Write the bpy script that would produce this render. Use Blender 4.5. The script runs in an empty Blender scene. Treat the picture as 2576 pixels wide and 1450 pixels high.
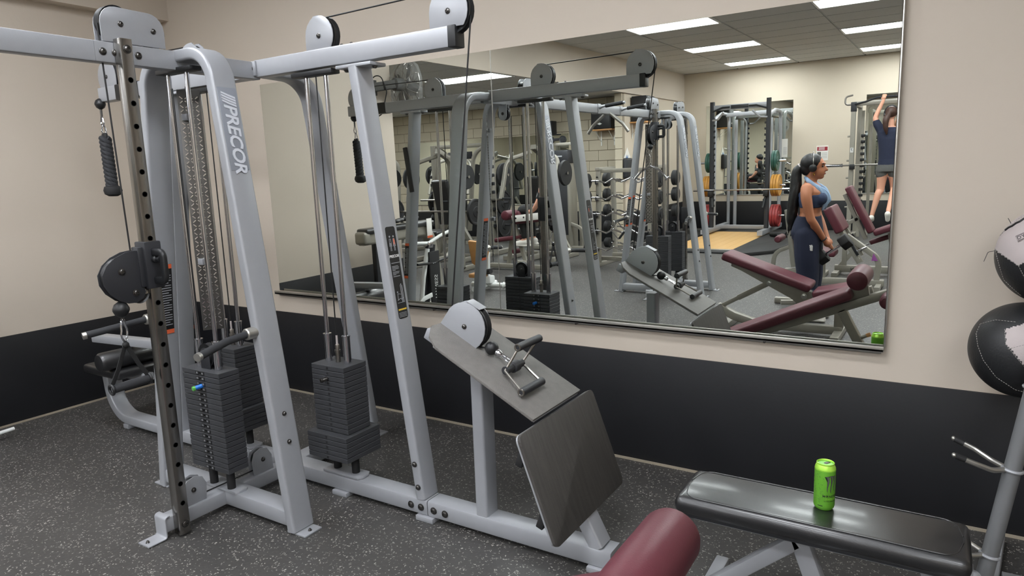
import bpy, bmesh, math, random
from mathutils import Vector as V, Matrix
random.seed(11)
sc = bpy.context.scene
COL = sc.collection
# ---------------------------------------------------------------- camera
CAMERA_LOC = V((0.0, 0.0, 1.585))
cam = bpy.data.cameras.new('camera')
cam.sensor_width = 36.0
cam.lens = 36.0 * 1718.0 / 2576.0
cam.clip_start = 0.05
cam.clip_end = 100.0
camera = bpy.data.objects.new('camera', cam)
COL.objects.link(camera)
_r, _d, _f = V((.8477, .5293, -.0343)), V((.0597, -.1595, -.9854)), V((-.5270, .8333, -.1668))
_m = Matrix((_r, -_d, -_f)).transposed().to_4x4()
_m.translation = CAMERA_LOC
camera.matrix_world = _m
sc.camera = camera
# ---------------------------------------------------------------- world and exposure
world = bpy.data.worlds.new('world'); sc.world = world; world.use_nodes = True
world.node_tree.nodes['Background'].inputs[0].default_value = (.9, .92, 1, 1)
world.node_tree.nodes['Background'].inputs[1].default_value = 0.0
sc.view_settings.view_transform = 'Standard'
sc.view_settings.look = 'None'
sc.view_settings.exposure = 0.0
sc.view_settings.gamma = 1.0
sc.view_settings.use_curve_mapping = False
LAMP_POWER = 31.0        # emission of the fluorescent diffusers
# ---------------------------------------------------------------- materials
def srgb(r, g, b):
    f = lambda c: (c/255/12.92) if c/255 <= .04045 else ((c/255+.055)/1.055)**2.4
    return (f(r), f(g), f(b), 1)
MATS = {}
def mat(name, col, rough=.5, metal=0.0, var=.0, vscale=8.0, bump=0.0, bscale=120.0, coat=0.0, emit=0.0, spec=.5, stretch=None):
    m = bpy.data.materials.new(name); m.use_nodes = True
    nt = m.node_tree; b = nt.nodes['Principled BSDF']
    if len(col) == 3: col = srgb(*col)
    b.inputs['Base Color'].default_value = col
    b.inputs['Roughness'].default_value = rough
    b.inputs['Metallic'].default_value = metal
    b.inputs['Specular IOR Level'].default_value = spec
    if coat: b.inputs['Coat Weight'].default_value = coat; b.inputs['Coat Roughness'].default_value = .15
    if emit:
        b.inputs['Emission Color'].default_value = col; b.inputs['Emission Strength'].default_value = emit
    if var or bump:
        tc = nt.nodes.new('ShaderNodeTexCoord')
        src = tc.outputs['Object']
        if stretch:
            mp = nt.nodes.new('ShaderNodeMapping'); mp.inputs['Scale'].default_value = stretch
            nt.links.new(src, mp.inputs[0]); src = mp.outputs[0]
    if var:
        n = nt.nodes.new('ShaderNodeTexNoise'); n.inputs['Scale'].default_value = vscale; n.inputs['Detail'].default_value = 6
        nt.links.new(src, n.inputs['Vector'])
        mx = nt.nodes.new('ShaderNodeMix'); mx.data_type = 'RGBA'
        mx.inputs[6].default_value = tuple(max(0, c*(1-var)) for c in col[:3])+(1,)
        mx.inputs[7].default_value = tuple(min(1, c*(1+var)) for c in col[:3])+(1,)
        nt.links.new(n.outputs['Fac'], mx.inputs[0]); nt.links.new(mx.outputs[2], b.inputs['Base Color'])
    if bump:
        n2 = nt.nodes.new('ShaderNodeTexNoise'); n2.inputs['Scale'].default_value = bscale; n2.inputs['Detail'].default_value = 3
        nt.links.new(src, n2.inputs['Vector'])
        bp = nt.nodes.new('ShaderNodeBump'); bp.inputs['Strength'].default_value = bump; bp.inputs['Distance'].default_value = .004
        nt.links.new(n2.outputs['Fac'], bp.inputs['Height']); nt.links.new(bp.outputs[0], b.inputs['Normal'])
    MATS[name] = m
    return m
mat('silver', (157, 159, 163), .38, .22, .03, 30, .06, 400)
mat('champagne', (150, 146, 136), .42, .3, .04, 25, .06, 300)
mat('chrome', (200, 200, 204), .13, 1.0)
mat('steel', (150, 146, 140), .3, 1.0, .12, 14)
mat('worn_steel', (148, 145, 141), .26, 1.0, .3, 22, .1, 60, stretch=(1, 1, .15))
mat('bolt', (96, 94, 92), .32, 1.0)
mat('plate_grey', (52, 53, 56), .62, 0, .1, 40, .12, 500)
mat('black_plastic', (24, 25, 27), .45, 0, .1, 30)
mat('black_paint', (38, 39, 43), .5, 0, .08, 30, .12, 400)
mat('rubber', (26, 26, 27), .7, 0, .15, 50, .15, 300)
mat('black_vinyl', (20, 20, 22), .42, 0, .12, 6, .10, 260, coat=.35, spec=.8)
mat('grip', (40, 41, 44), .8, 0, .12, 60, .25, 500)
mat('maroon', (86, 36, 46), .48, 0, .14, 7, .12, 260)
mat('cable', (22, 22, 23), .5)
mat('wall_beige', (196, 185, 171), .75, 0, .025, 2.2, .12, 45)
mat('wall_paint_far', (196, 185, 168), .75, 0, .025, 2.2, .1, 45)
mat('block_paint', (190, 180, 160), .75, 0, .04, 3.0, .35, 60)
mat('mortar', (150, 140, 124), .85)
mat('wainscot', (19, 20, 24), .55, 0, .12, 3, .12, 60)
mat('white_paint', (226, 226, 222), .4)
mat('ceiling_tile', (196, 196, 193), .9, 0, .05, 12, .25, 160)
mat('ceiling_grid', (172, 172, 170), .6)
mat('diffuser', (247, 250, 255), .5, emit=LAMP_POWER)
mat('aluminium', (178, 176, 170), .35, .9, .05, 20)
mat('warn_orange', (216, 98, 58), .5)
mat('label_black', (22, 22, 23), .45)
mat('label_white', (214, 214, 212), .5)
mat('label_grey', (150, 152, 156), .5)
mat('paper', (222, 220, 214), .8)
mat('sign_red', (142, 32, 44), .6)
mat('logo_light', (202, 205, 212), .4, .1)
mat('logo_ground', (138, 142, 150), .4, .15)
mat('pin_blue', (26, 108, 196), .35)
mat('pin_green', (96, 176, 82), .35)
mat('yellow', (222, 186, 60), .5)
mat('can_green', (104, 172, 52), .36, .3, .06, 60)
mat('can_lime', (170, 226, 80), .3, .3)
mat('can_ink', (30, 34, 28), .4)
mat('can_claw', (112, 112, 112), .35, .5)
mat('wood_pad', (196, 146, 92), .5, 0, .12, 18, .05, 100)
mat('platform_wood', (214, 172, 112), .32, 0, .12, 3, stretch=(1, 12, 1))
mat('skin_tan', (178, 116, 84), .55, 0, .05, 14)
mat('skin_light', (214, 158, 132), .55, 0, .05, 14)
mat('hair_black', (14, 13, 14), .42, 0, .3, 60, .5, 220)
mat('hair_brown', (60, 36, 26), .5, 0, .2, 60, .4, 220)
mat('navy_cloth', (30, 36, 58), .85, 0, .12, 20, .3, 30)
mat('navy_bra', (42, 56, 86), .75, 0, .08, 30)
mat('denim_towel', (140, 164, 192), .9, 0, .15, 14, .5, 40)
mat('grey_cloth', (88, 88, 86), .85, 0, .1, 30)
mat('shoe_white', (226, 222, 214), .6)
mat('white_frame', (222, 224, 222), .35)
mat('gold_plate', (196, 140, 60), .45, 0, .08, 30)
mat('red_plate', (150, 52, 52), .45, 0, .08, 30)
mat('green_plate', (40, 84, 72), .45, 0, .08, 30)
mat('lips', (140, 72, 66), .5)
mat('eye_dark', (30, 20, 18), .3)
mat('gold_metal', (214, 170, 84), .25, 1.0)
mat('ball_black', (26, 27, 29), .5, 0, .15, 20, .2, 120)
mat('ball_grey', (176, 166, 164), .6, 0, .06, 20, .2, 120)
mat('stitch', (150, 146, 140), .7)
mat('purple', (150, 80, 150), .5)
mat('sign_blue', (70, 110, 160), .6)
mat('pole_grey', (122, 123, 125), .4, .3)
mat('rod_dark', (112, 113, 116), .5)
# rubber floor with pale flecks
def floor_material():
    m = bpy.data.materials.new('rubber_floor'); m.use_nodes = True; nt = m.node_tree; b = nt.nodes['Principled BSDF']
    tc = nt.nodes.new('ShaderNodeTexCoord'); N = nt.nodes.new; L = nt.links.new
    big = N('ShaderNodeTexNoise'); big.inputs['Scale'].default_value = 1.3; big.inputs['Detail'].default_value = 5
    L(tc.outputs['Object'], big.inputs['Vector'])
    base = N('ShaderNodeMix'); base.data_type = 'RGBA'
    base.inputs[6].default_value = srgb(52, 51, 50); base.inputs[7].default_value = srgb(74, 72, 70)
    L(big.outputs['Fac'], base.inputs[0])
    warp = N('ShaderNodeTexNoise'); warp.inputs['Scale'].default_value = 55; L(tc.outputs['Object'], warp.inputs['Vector'])
    add = N('ShaderNodeMix'); add.data_type = 'RGBA'; add.blend_type = 'ADD'; add.inputs[0].default_value = .035
    L(tc.outputs['Object'], add.inputs[6]); L(warp.outputs['Color'], add.inputs[7])
    vo = N('ShaderNodeTexVoronoi'); vo.inputs['Scale'].default_value = 92; L(add.outputs[2], vo.inputs['Vector'])
    rmp = N('ShaderNodeMapRange'); rmp.inputs[1].default_value = .0; rmp.inputs[2].default_value = .42; rmp.inputs[3].default_value = 1; rmp.inputs[4].default_value = 0
    L(vo.outputs['Distance'], rmp.inputs[0])
    sel = N('ShaderNodeSeparateColor'); L(vo.outputs['Color'], sel.inputs[0])
    gt = N('ShaderNodeMath'); gt.operation = 'GREATER_THAN'; gt.inputs[1].default_value = .66; L(sel.outputs[0], gt.inputs[0])
    mu = N('ShaderNodeMath'); mu.operation = 'MULTIPLY'; L(rmp.outputs[0], mu.inputs[0]); L(gt.outputs[0], mu.inputs[1])
    fl = N('ShaderNodeMix'); fl.data_type = 'RGBA'; fl.inputs[7].default_value = srgb(196, 192, 184)
    L(mu.outputs[0], fl.inputs[0]); L(base.outputs[2], fl.inputs[6]); L(fl.outputs[2], b.inputs['Base Color'])
    b.inputs['Roughness'].default_value = .5
    bp = N('ShaderNodeBump'); bp.inputs['Strength'].default_value = .35; bp.inputs['Distance'].default_value = .003
    L(warp.outputs['Fac'], bp.inputs['Height']); L(bp.outputs[0], b.inputs['Normal'])
    MATS['floor'] = m
floor_material()
def mirror_material():
    m = bpy.data.materials.new('mirror_glass'); m.use_nodes = True; b = m.node_tree.nodes['Principled BSDF']
    b.inputs['Base Color'].default_value = (.80, .835, .795, 1); b.inputs['Metallic'].default_value = 1; b.inputs['Roughness'].default_value = 0.0
    MATS['mirror'] = m
mirror_material()
def board_material():      # dark worn textured boards of the row station
    mat('foot_board', (70, 67, 64), .5, 0, .55, 14, .6, 240, stretch=(.5, 5, .5))
    mat('row_board', (108, 105, 101), .5, 0, .22, 30, .6, 300)
board_material()
def diamond_material():
    m = mat('diamond_plate', (112, 110, 106), .42, .8, .1, 60)
diamond_material()
# ---------------------------------------------------------------- mesh helpers
def circ(r, n=16, ry=None):
    ry = r if ry is None else ry
    return [(r*math.cos(2*math.pi*i/n), ry*math.sin(2*math.pi*i/n)) for i in range(n)]
def rr(w, h, r=.006, s=2):
    r = min(r, w*.49, h*.49); out = []
    for cx, cy, a0 in ((w/2-r, h/2-r, 0), (-w/2+r, h/2-r, 90), (-w/2+r, -h/2+r, 180), (w/2-r, -h/2+r, 270)):
        for k in range(s+1):
            a = math.radians(a0+90*k/s); out.append((cx+r*math.cos(a), cy+r*math.sin(a)))
    return out
def arc3(a, b, c, r, n=6):
    """fillet the corner b of the path a-b-c with radius r"""
    a, b, c = V(a), V(b), V(c); u = (a-b).normalized(); w = (c-b).normalized()
    ang = u.angle(w); t = r/math.tan(ang/2); t = min(t, (a-b).length*.95, (c-b).length*.95); r = t*math.tan(ang/2)
    ctr = b+(u+w).normalized()*(r/math.sin(ang/2))
    p0 = b+u*t; p1 = b+w*t; v0 = p0-ctr; v1 = p1-ctr; tot = v0.angle(v1); out = []
    for i in range(n+1):
        k = i/n
        out.append(ctr+(v0*math.sin((1-k)*tot)+v1*math.sin(k*tot))/math.sin(tot) if tot > 1e-5 else p0)
    return out
def fillet(pts, r, n=6):
    pts = [V(p) for p in pts]; out = [pts[0]]
    for i in range(1, len(pts)-1):
        if (pts[i]-pts[i-1]).angle(pts[i+1]-pts[i]) < .02: out.append(pts[i])
        else: out += arc3(pts[i-1], pts[i], pts[i+1], r, n)
    return out+[pts[-1]]
class MB:
    def __init__(self): self.b = bmesh.new()
    def sweep(self, path, prof, up=(0, 0, 1), scale=None, cap=True, closed=False):
        path = [V(p) for p in path]; up = V(up); n = len(path); rings = []
        for i, p in enumerate(path):
            if closed: t = (path[(i+1) % n]-path[i-1])
            elif i == 0: t = path[1]-p
            elif i == n-1: t = p-path[i-1]
            else: t = (path[i+1]-p).normalized()+(p-path[i-1]).normalized()
            t.normalize(); u = up-t*up.dot(t)
            if u.length < 1e-3: u = V((1, 0, 0))-t*t.x
            if u.length < 1e-3: u = V((0, 1, 0))
            u.normalize(); s = t.cross(u); k = 1 if scale is None else scale[i]
            rings.append([self.b.verts.new(p+s*(x*k)+u*(y*k)) for x, y in prof])
        m = len(prof)
        for i in range(n if closed else n-1):
            A, B = rings[i], rings[(i+1) % n]
            for j in range(m): self.b.faces.new((A[j], A[(j+1) % m], B[(j+1) % m], B[j]))
        if cap and not closed:
            self.b.faces.new(rings[0][::-1]); self.b.faces.new(rings[-1])
        return self
    def cyl(self, a, b, r, n=16, r2=None):
        a, b = V(a), V(b); up = (0, 0, 1) if abs((b-a).normalized().z) < .9 else (0, 1, 0)
        return self.sweep([a, b], circ(1, n), up, [r, r if r2 is None else r2])
    def tube(self, pts, r, n=12, fil=0, closed=False):
        if fil: pts = fillet(pts, fil)
        up = V((.13, .31, .94))
        return self.sweep(pts, circ(r, n), up, closed=closed)
    def bar(self, a, b, w, h, up=(0, 0, 1), r=.006):
        return self.sweep([a, b], rr(w, h, r), up)
    def box(self, c, s, bev=.0, rot=None, seg=2):
        t = bmesh.new(); bmesh.ops.create_cube(t, size=1)
        bmesh.ops.scale(t, vec=s, verts=t.verts)
        if bev: bmesh.ops.bevel(t, geom=t.edges[:], offset=bev, segments=seg, affect='EDGES', profile=.5)
        M = Matrix.Translation(c) @ (rot.to_4x4() if rot else Matrix.Identity(4))
        bmesh.ops.transform(t, matrix=M, verts=t.verts); return self.merge(t)
    def merge(self, t):
        me = bpy.data.meshes.new('t'); t.to_mesh(me); t.free(); self.b.from_mesh(me); bpy.data.meshes.remove(me); return self
    def prism(self, poly, o, ax, ay, depth, bev=0.0):
        """polygon in the plane o + u*ax + v*ay, thickened by depth along ax x ay (centred)"""
        o, ax, ay = V(o), V(ax).normalized(), V(ay).normalized(); nz = ax.cross(ay); t = bmesh.new()
        lo = [t.verts.new(o+ax*x+ay*y-nz*depth/2) for x, y in poly]; hi = [t.verts.new(o+ax*x+ay*y+nz*depth/2) for x, y in poly]
        n = len(poly); t.faces.new(lo[::-1]); t.faces.new(hi)
        for i in range(n): t.faces.new((lo[i], lo[(i+1) % n], hi[(i+1) % n], hi[i]))
        if bev: bmesh.ops.bevel(t, geom=t.edges[:], offset=bev, segments=2, affect='EDGES', profile=.5)
        return self.merge(t)
    def lathe(self, prof, o=(0, 0, 0), axis=(0, 0, 1), n=24):
        """prof: list of (radius, height)"""
        o, axis = V(o), V(axis).normalized(); x = axis.orthogonal().normalized(); y = axis.cross(x); rings = []
        for r, h in prof:
            if r < 1e-5: rings.append([self.b.verts.new(o+axis*h)])
            else: rings.append([self.b.verts.new(o+axis*h+(x*math.cos(2*math.pi*i/n)+y*math.sin(2*math.pi*i/n))*r) for i in range(n)])
        for A, B in zip(rings, rings[1:]):
            for i in range(n):
                j = (i+1) % n
                if len(A) == 1 and len(B) == 1: continue
                if len(A) == 1: self.b.faces.new((A[0], B[j], B[i]))
                elif len(B) == 1: self.b.faces.new((A[i], A[j], B[0]))
                else: self.b.faces.new((A[i], A[j], B[j], B[i]))
        if len(rings[0]) > 1: self.b.faces.new(rings[0][::-1])
        if len(rings[-1]) > 1: self.b.faces.new(rings[-1])
        return self
    def ball(self, c, r, n=16, sx=1, sy=1, sz=1):
        t = bmesh.new(); bmesh.ops.create_uvsphere(t, u_segments=n, v_segments=max(6, n*2//3), radius=r)
        bmesh.ops.transform(t, matrix=Matrix.Translation(c) @ Matrix.Diagonal((sx, sy, sz, 1)), verts=t.verts); return self.merge(t)
    def torus(self, c, axis, R, r, n=24, m=8):
        c, axis = V(c), V(axis).normalized(); x = axis.orthogonal().normalized(); y = axis.cross(x)
        return self.sweep([c+(x*math.cos(2*math.pi*i/n)+y*math.sin(2*math.pi*i/n))*R for i in range(n)], circ(r, m), axis, closed=True)
    def mesh(self, name, smooth=35):
        bmesh.ops.recalc_face_normals(self.b, faces=self.b.faces)
        me = bpy.data.meshes.new(name); self.b.to_mesh(me); self.b.free()
        if smooth:
            me.polygons.foreach_set('use_smooth', [True]*len(me.polygons))
            me.set_sharp_from_angle(angle=math.radians(smooth))
        return me
def obj(name, data, material=None, parent=None, loc=None, rot=None):
    if isinstance(data, MB): data = data.mesh(name)
    if material and data is not None and not data.materials:
        data.materials.append(MATS[material] if isinstance(material, str) else material)
    o = bpy.data.objects.new(name, data); COL.objects.link(o)
    if parent: o.parent = parent
    if loc is not None: o.location = loc
    if rot is not None: o.rotation_euler = rot
    return o
def tag(o, label=None, cat=None, group=None, kind=None):
    if label: o['label'] = label
    if cat: o['category'] = cat
    if group: o['group'] = group
    if kind: o['kind'] = kind
    return o
def thing(name, label, cat, loc=(0, 0, 0), rz=0.0, group=None):
    o = obj(name, None, loc=loc, rot=(0, 0, rz)); return tag(o, label, cat, group)
def struct(name, data, material, parent=None, label=None, loc=None):
    o = obj(name, data, material, parent, loc)
    if not parent: tag(o, label, None, None, 'structure')
    return o
def copy_tree(o, parent=None):
    c = o.copy(); COL.objects.link(c)
    c.parent = parent
    for ch in list(o.children): copy_tree(ch, c)
    return c
def text_mesh(s, size=.1, depth=.0006, shear=0.0, align='CENTER', spacing=1.0, offset=0.0):
    cu = bpy.data.curves.new('lettering', 'FONT'); cu.body = s; cu.size = size; cu.extrude = depth; cu.shear = shear
    cu.align_x = align; cu.align_y = 'CENTER'; cu.space_character = spacing; cu.offset = offset; cu.resolution_u = 3
    t = bpy.data.objects.new('lettering', cu); COL.objects.link(t)
    dg = bpy.context.evaluated_depsgraph_get(); me = bpy.data.meshes.new_from_object(t.evaluated_get(dg))
    bpy.data.objects.remove(t); bpy.data.curves.remove(cu); me.name = 'lettering'; me.materials.clear()
    return me
def frame(o, ax, ay):
    """matrix with local x along ax and local y along ay at o"""
    ax = V(ax).normalized(); az = ax.cross(V(ay)).normalized(); ay = az.cross(ax)
    m = Matrix((ax, ay, az)).transposed().to_4x4(); m.translation = V(o); return m
def put_text(s, size, o, ax, ay, material, parent, name='lettering', **k):
    me = text_mesh(s, size, **k); me.transform(frame(o, ax, ay)); return obj(name, me, material, parent)
def skin(nodes, edges, sub=2, root=0, smooth=True):
    """nodes: list of (x,y,z,r or (rx,ry)); one continuous skinned surface as a mesh"""
    me = bpy.data.meshes.new('skin'); me.from_pydata([n[:3] for n in nodes], edges, []); me.update()
    o = bpy.data.objects.new('skin', me); COL.objects.link(o)
    md = o.modifiers.new('s', 'SKIN'); md.use_smooth_shade = True; md.branch_smoothing = .6
    sv = me.skin_vertices[0].data
    for i, n in enumerate(nodes):
        r = n[3]; sv[i].radius = (r, r) if not isinstance(r, (tuple, list)) else r
        sv[i].use_root = (i == root)
    ss = o.modifiers.new('u', 'SUBSURF'); ss.levels = sub; ss.render_levels = sub
    dg = bpy.context.evaluated_depsgraph_get(); out = bpy.data.meshes.new_from_object(o.evaluated_get(dg))
    bpy.data.objects.remove(o); bpy.data.meshes.remove(me)
    out.polygons.foreach_set('use_smooth', [True]*len(out.polygons)); return out
# ================================================================ ROOM
WY = 3.352            # mirror wall
XL = -5.31            # left wall
XS = -5.22            # soffit face
CE = 3.43             # main ceiling
CA = 2.84             # soffit underside and alcove ceiling
YO = -8.85            # wall opposite the mirror
XR = 3.4              # right end of the room (not seen)
AL = 0.71             # left wall ends here, alcove begins
AF = -6.05            # far wall of the alcove
XA = -12.2            # left end of the alcove
BH = .612             # height of the black wainscot
def slab(name, x0, x1, y0, y1, z0, z1, material, parent=None, label=None, bev=0):
    return struct(name, MB().box(((x0+x1)/2, (y0+y1)/2, (z0+z1)/2), (x1-x0, y1-y0, z1-z0), bev), material, parent, label)
slab('floor', XA-.1, XR+.1, YO-.1, WY+.1, -.1, 0, 'floor', label='black rubber gym floor with pale flecks')
slab('wall_back', XL-.1, XR+.1, WY, WY+.1, 0, CE, 'wall_beige', label='beige wall carrying the long mirror')
slab('wall_left', XL-.12, XL, AL, WY, 0, CA, 'wall_beige', label='beige side wall left of the cable machine')
slab('wall_front', XS-.5, XR+.1, YO-.1, YO, 0, CE, 'wall_paint_far', label='beige wall with mirrors, opposite the long mirror')
slab('wall_right', XR, XR+.1, YO, WY, 0, CE, 'wall_paint_far', label='beige wall at the right end of the room')
slab('wall_partition', -5.39, -5.24, YO, -5.58, 0, CA, 'wall_paint_far', label='short beige partition wall beside the squat rack')
slab('wall_alcove_end', XA-.1, XA, AF, AL+.1, 0, CA, 'block_paint', label='painted block wall at the end of the alcove')
slab('wall_alcove_near', XA, XL-.12, AL, AL+.12, 0, CA, 'block_paint', label='pale painted wall on the near side of the alcove')
slab('trim_1', XS, XS+.02, YO, WY, CA, CE, 'wall_beige', label='beige soffit face along the left side')
slab('trim_2', XL-.12, XS, AL, WY, CA, CA+.02, 'wall_beige', label='underside of the soffit over the left wall')
# black wainscot boards
slab('trim_3', XL, XR, WY-.012, WY, 0, BH, 'wainscot', label='black wainscot below the long mirror', bev=.003)
slab('trim_4', XL, XL+.012, AL, WY-.012, 0, BH, 'wainscot', label='black wainscot on the left wall', bev=.003)
slab('trim_5', -5.24, XR, YO, YO+.012, 0, BH, 'wainscot', label='black wainscot on the wall opposite the mirror', bev=.003)
slab('trim_6', -5.24, -5.228, YO+.012, -5.5, 0, BH, 'wainscot', label='black wainscot on the partition wall', bev=.003)
slab('trim_7', XA, -5.39, AF+.03, AF+.042, 0, BH, 'wainscot', label='black wainscot on the alcove block wall', bev=.003)
slab('trim_8', XA, XL-.12, AL-.012, AL, 0, BH, 'wainscot', label='black wainscot on the alcove near wall', bev=.003)
slab('baseboard_back', XL, XR, WY-.02, WY-.012, 0, .012, 'mortar', label='thin pale dusty line where wall meets floor')
slab('baseboard_left', XL+.012, XL+.02, AL, WY-.02, 0, .012, 'mortar', label='thin pale dusty line along left wall')
# block wall of the alcove: each block its own piece
bw = slab('wall_alcove', XA, -5.39, AF-.1, AF+.006, 0, CA, 'mortar', label='painted concrete block wall at the back of the alcove')
blk = {}
def block_mesh(w, h, d):
    k = (round(w, 3), round(h, 3), d)
    if k not in blk:
        me = MB().box((0, 0, 0), (w-.008, d, h-.008), .004, seg=1).mesh('concrete_block'); me.materials.append(MATS['block_paint']); blk[k] = me
    return blk[k]
row = 0; z = CA-.203; nb = 0
while z > -.2:
    h = .203 if z > 0 else .203+z
    x = -5.395-(.2 if row % 2 else 0)
    first = True
    while x > XA:
        x0 = max(XA, x-.406)
        if first and row % 2:
            obj('concrete_block', block_mesh(.2, h, .03), None, bw, (-5.395-.1, AF+.012, max(z, 0)+h/2)); first = False
        if x-x0 > .05:
            inmir = (-11.0 < (x+x0)/2 < -6.9 and .95 < z < 1.9)
            if not inmir:
                obj('concrete_block', block_mesh(x-x0, h, .03), None, bw, ((x+x0)/2, AF+.012+random.uniform(-.002, .002), max(z, 0)+h/2)); nb += 1
        x = x0
    z -= .203; row += 1
# end face of the partition: stacked blocks
pe = slab('wall_partition_end', -5.388, -5.242, -5.58, -5.475, 0, CA, 'mortar', label='block pilaster ending the partition wall')
for i in range(14):
    obj('concrete_block', block_mesh(.15, .203, .03), None, pe, (-5.315, -5.47, i*.203+.1))
# ceilings with tiles
def tiled_ceiling(name, x0, x1, y0, y1, z, label, skip, tx=1.22, ty=.61):
    c = slab(name, x0, x1, y0, y1, z+.012, z+.05, 'ceiling_grid', label=label)
    g = MB()
    me = MB().box((0, 0, 0), (tx-.028, ty-.028, .012), .003, seg=1).mesh('ceiling_tile'); me.materials.append(MATS['ceiling_tile'])
    nx = int((x1-x0)/tx); ny = int((y1-y0)/ty)
    for i in range(nx+1):
        for j in range(ny+1):
            cx = x1-tx/2-i*tx; cy = y0+ty/2+j*ty
            if cx-tx/2 < x0-.05 or cy+ty/2 > y1+.05: continue
            if any(abs(cx-a) < .3 and abs(cy-b) < .3 for a, b in skip): continue
            obj('ceiling_tile', me, None, c, (cx, cy, z+.008))
    return c
TX = 1.22; TY = .61
def snap(x, y, x1, y0): return (x1-TX/2-round((x1-TX/2-x)/TX)*TX, y0+TY/2+round((y-y0-TY/2)/TY)*TY)
X1 = 3.19             # tile grid phase so that the lamps sit at x = -3.34 and -0.9
lamp_xy = [(x, y) for x in (-3.34, -.9, 1.54) for y in (-7.65, -5.3, -3.2, -.85, 1.45)]
lamp_xy = [snap(x, y, X1+.1, YO) for x, y in lamp_xy]
lamp_xy = lamp_xy[:-1]        # unseen fixture over the ball stand corner left out to dim that side
tiled_ceiling('ceiling', XS, X1+.1, YO, WY, CE, 'suspended tile ceiling with lay-in lights', lamp_xy)
alc_xy = [(-6.4, -1.55), (-8.9, -1.55), (-6.4, -4.1), (-8.9, -4.1), (-11.2, -2.6)]
alc_xy = [snap(x, y, XS, AF) for x, y in alc_xy]
tiled_ceiling('ceiling_alcove', XA, XS, AF, AL, CA, 'low tile ceiling of the machine alcove', alc_xy)
slab('trim_9', X1+.1, XR+.1, YO, WY, CE, CE+.05, 'ceiling_grid', label='ceiling edge at right wall')
slab('trim_10', XS-.1, XS, YO, AF, CA, CA+.05, 'wall_beige', label='soffit underside over the partition')
def ceiling_light(x, y, z, label, group):
    t = thing('ceiling_light', label, 'light', (x, y, z), 0, group)
    fr = MB()
    for sx in (-1, 1): fr.box((sx*(TX/2-.02), 0, .0), (.03, TY-.03, .02), .003)
    for sy in (-1, 1): fr.box((0, sy*(TY/2-.03), .0), (TX-.05, .03, .02), .003)
    obj('lamp_frame', fr, 'white_paint', t)
    obj('diffuser', MB().box((0, 0, .004), (TX-.07, TY-.09, .012), .004), 'diffuser', t)
    return t
for i, (x, y) in enumerate(lamp_xy):
    col = ['in the row nearest the soffit', 'in the middle row', 'in the row over the right'][min(i//5, 2)]
    where = ['closest to the squat rack', 'second from the squat rack', 'third from the squat rack', 'fourth from the squat rack', 'closest to the long mirror'][i % 5]
    ceiling_light(x, y, CE, 'rectangular ceiling light %s, %s' % (col, where), 'ceiling lights of the main room')
alab = ['low alcove ceiling light nearest the wall fan', 'low alcove ceiling light left of the fan', 'low alcove ceiling light over the tall pulldown machine', 'low alcove ceiling light above the rack machine', 'low alcove ceiling light at the far end']
for (x, y), l in zip(alc_xy, alab): ceiling_light(x, y, CA, l, 'alcove ceiling lights')
# ---------------------------------------------------------------- mirrors
def mirror_pane(name, label, p, z0, z1, thick=.005, group=None, edge='chrome'):
    """p(x) pair of corner points (x,y at z) -> slightly leaning pane"""
    a, b = p
    t = thing(name, label, 'mirror', (a[0], a[1](z0), z0), 0, group); o = V((a[0], a[1](z0), z0))
    m = MB(); vs = []
    for dy in (0, thick):
        vs.append([m.b.verts.new(V((x, f(z)+dy, z))-o) for x, f, z in ((a[0], a[1], z0), (b[0], b[1], z0), (b[0], b[1], z1), (a[0], a[1], z1))])
    A, B = vs; m.b.faces.new(A); m.b.faces.new(B[::-1])
    for i in range(4): m.b.faces.new((A[i], A[(i+1) % 4], B[(i+1) % 4], B[i]))
    me = m.mesh('glass', 0); obj('glass', me, 'mirror', t)
    return t
def MYx(x): return lambda z, x=x: 3.3148-.0059*x-.0072*(z-1.5)
for nm, lab, x0, x1 in (('wall_mirror', 'long wall mirror, left pane behind the weight stacks', -4.175, -2.194), ('wall_mirror', 'long wall mirror, right pane beside the medicine balls', -2.190, -.183)):
    mirror_pane(nm, lab, ((x0, MYx(x0)), (x1, MYx(x1))), .775, 2.262, group='long mirror panes')
js = thing('mirror_joint', 'thin bright joint between the two panes of the long mirror', 'trim rail', (-2.192, MYx(-2.192)(.775)-.0006, .775))
obj('joint_strip', MB().sweep([(0, 0, 0), (0, MYx(-2.192)(2.262)-MYx(-2.192)(.775), 1.487)], rr(.005, .003, .001), (1, 0, 0)), 'aluminium', js)
ch = thing('mirror_channel', 'aluminium channel holding the bottom edge of the long mirror', 'trim rail', (-2.18, WY-.03, .76))
c = MB(); c.box((0, .002, .0), (4.0, .05, .012), .002); c.box((0, -.021, .006), (4.0, .004, .026), .001); c.box((0, .014, -.012), (3.98, .012, .02), .002)
obj('channel_rail', c, 'aluminium', ch)
for x in (-1.5, -.5, .5, 1.5): obj('screw', MB().cyl((x, -.02, -.012), (x, .004, -.012), .006, 10), 'bolt', ch)
se = thing('mirror_edge_strip', 'thin polished edge strip at the right end of the long mirror', 'trim rail', (-.178, 3.328, .77))
obj('edge_strip', MB().box((0, 0, .745), (.006, .03, 1.49), .001), 'aluminium', se)
def flat_mirror(label, x0, x1, z0, z1, y, s):
    t = thing('wall_mirror', label, 'mirror', ((x0+x1)/2, y, z0))
    obj('glass', MB().box((0, s*.004, (z1-z0)/2), (x1-x0, .006, z1-z0)).mesh('glass', 0), 'mirror', t)
    fr = MB().box((0, s*.006, -.008), (x1-x0+.02, .014, .016), .002); obj('channel_rail', fr, 'aluminium', t)
flat_mirror('wall mirror behind the squat rack with coloured plates', -4.70, -2.89, .76, 2.70, YO, 1)
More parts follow.
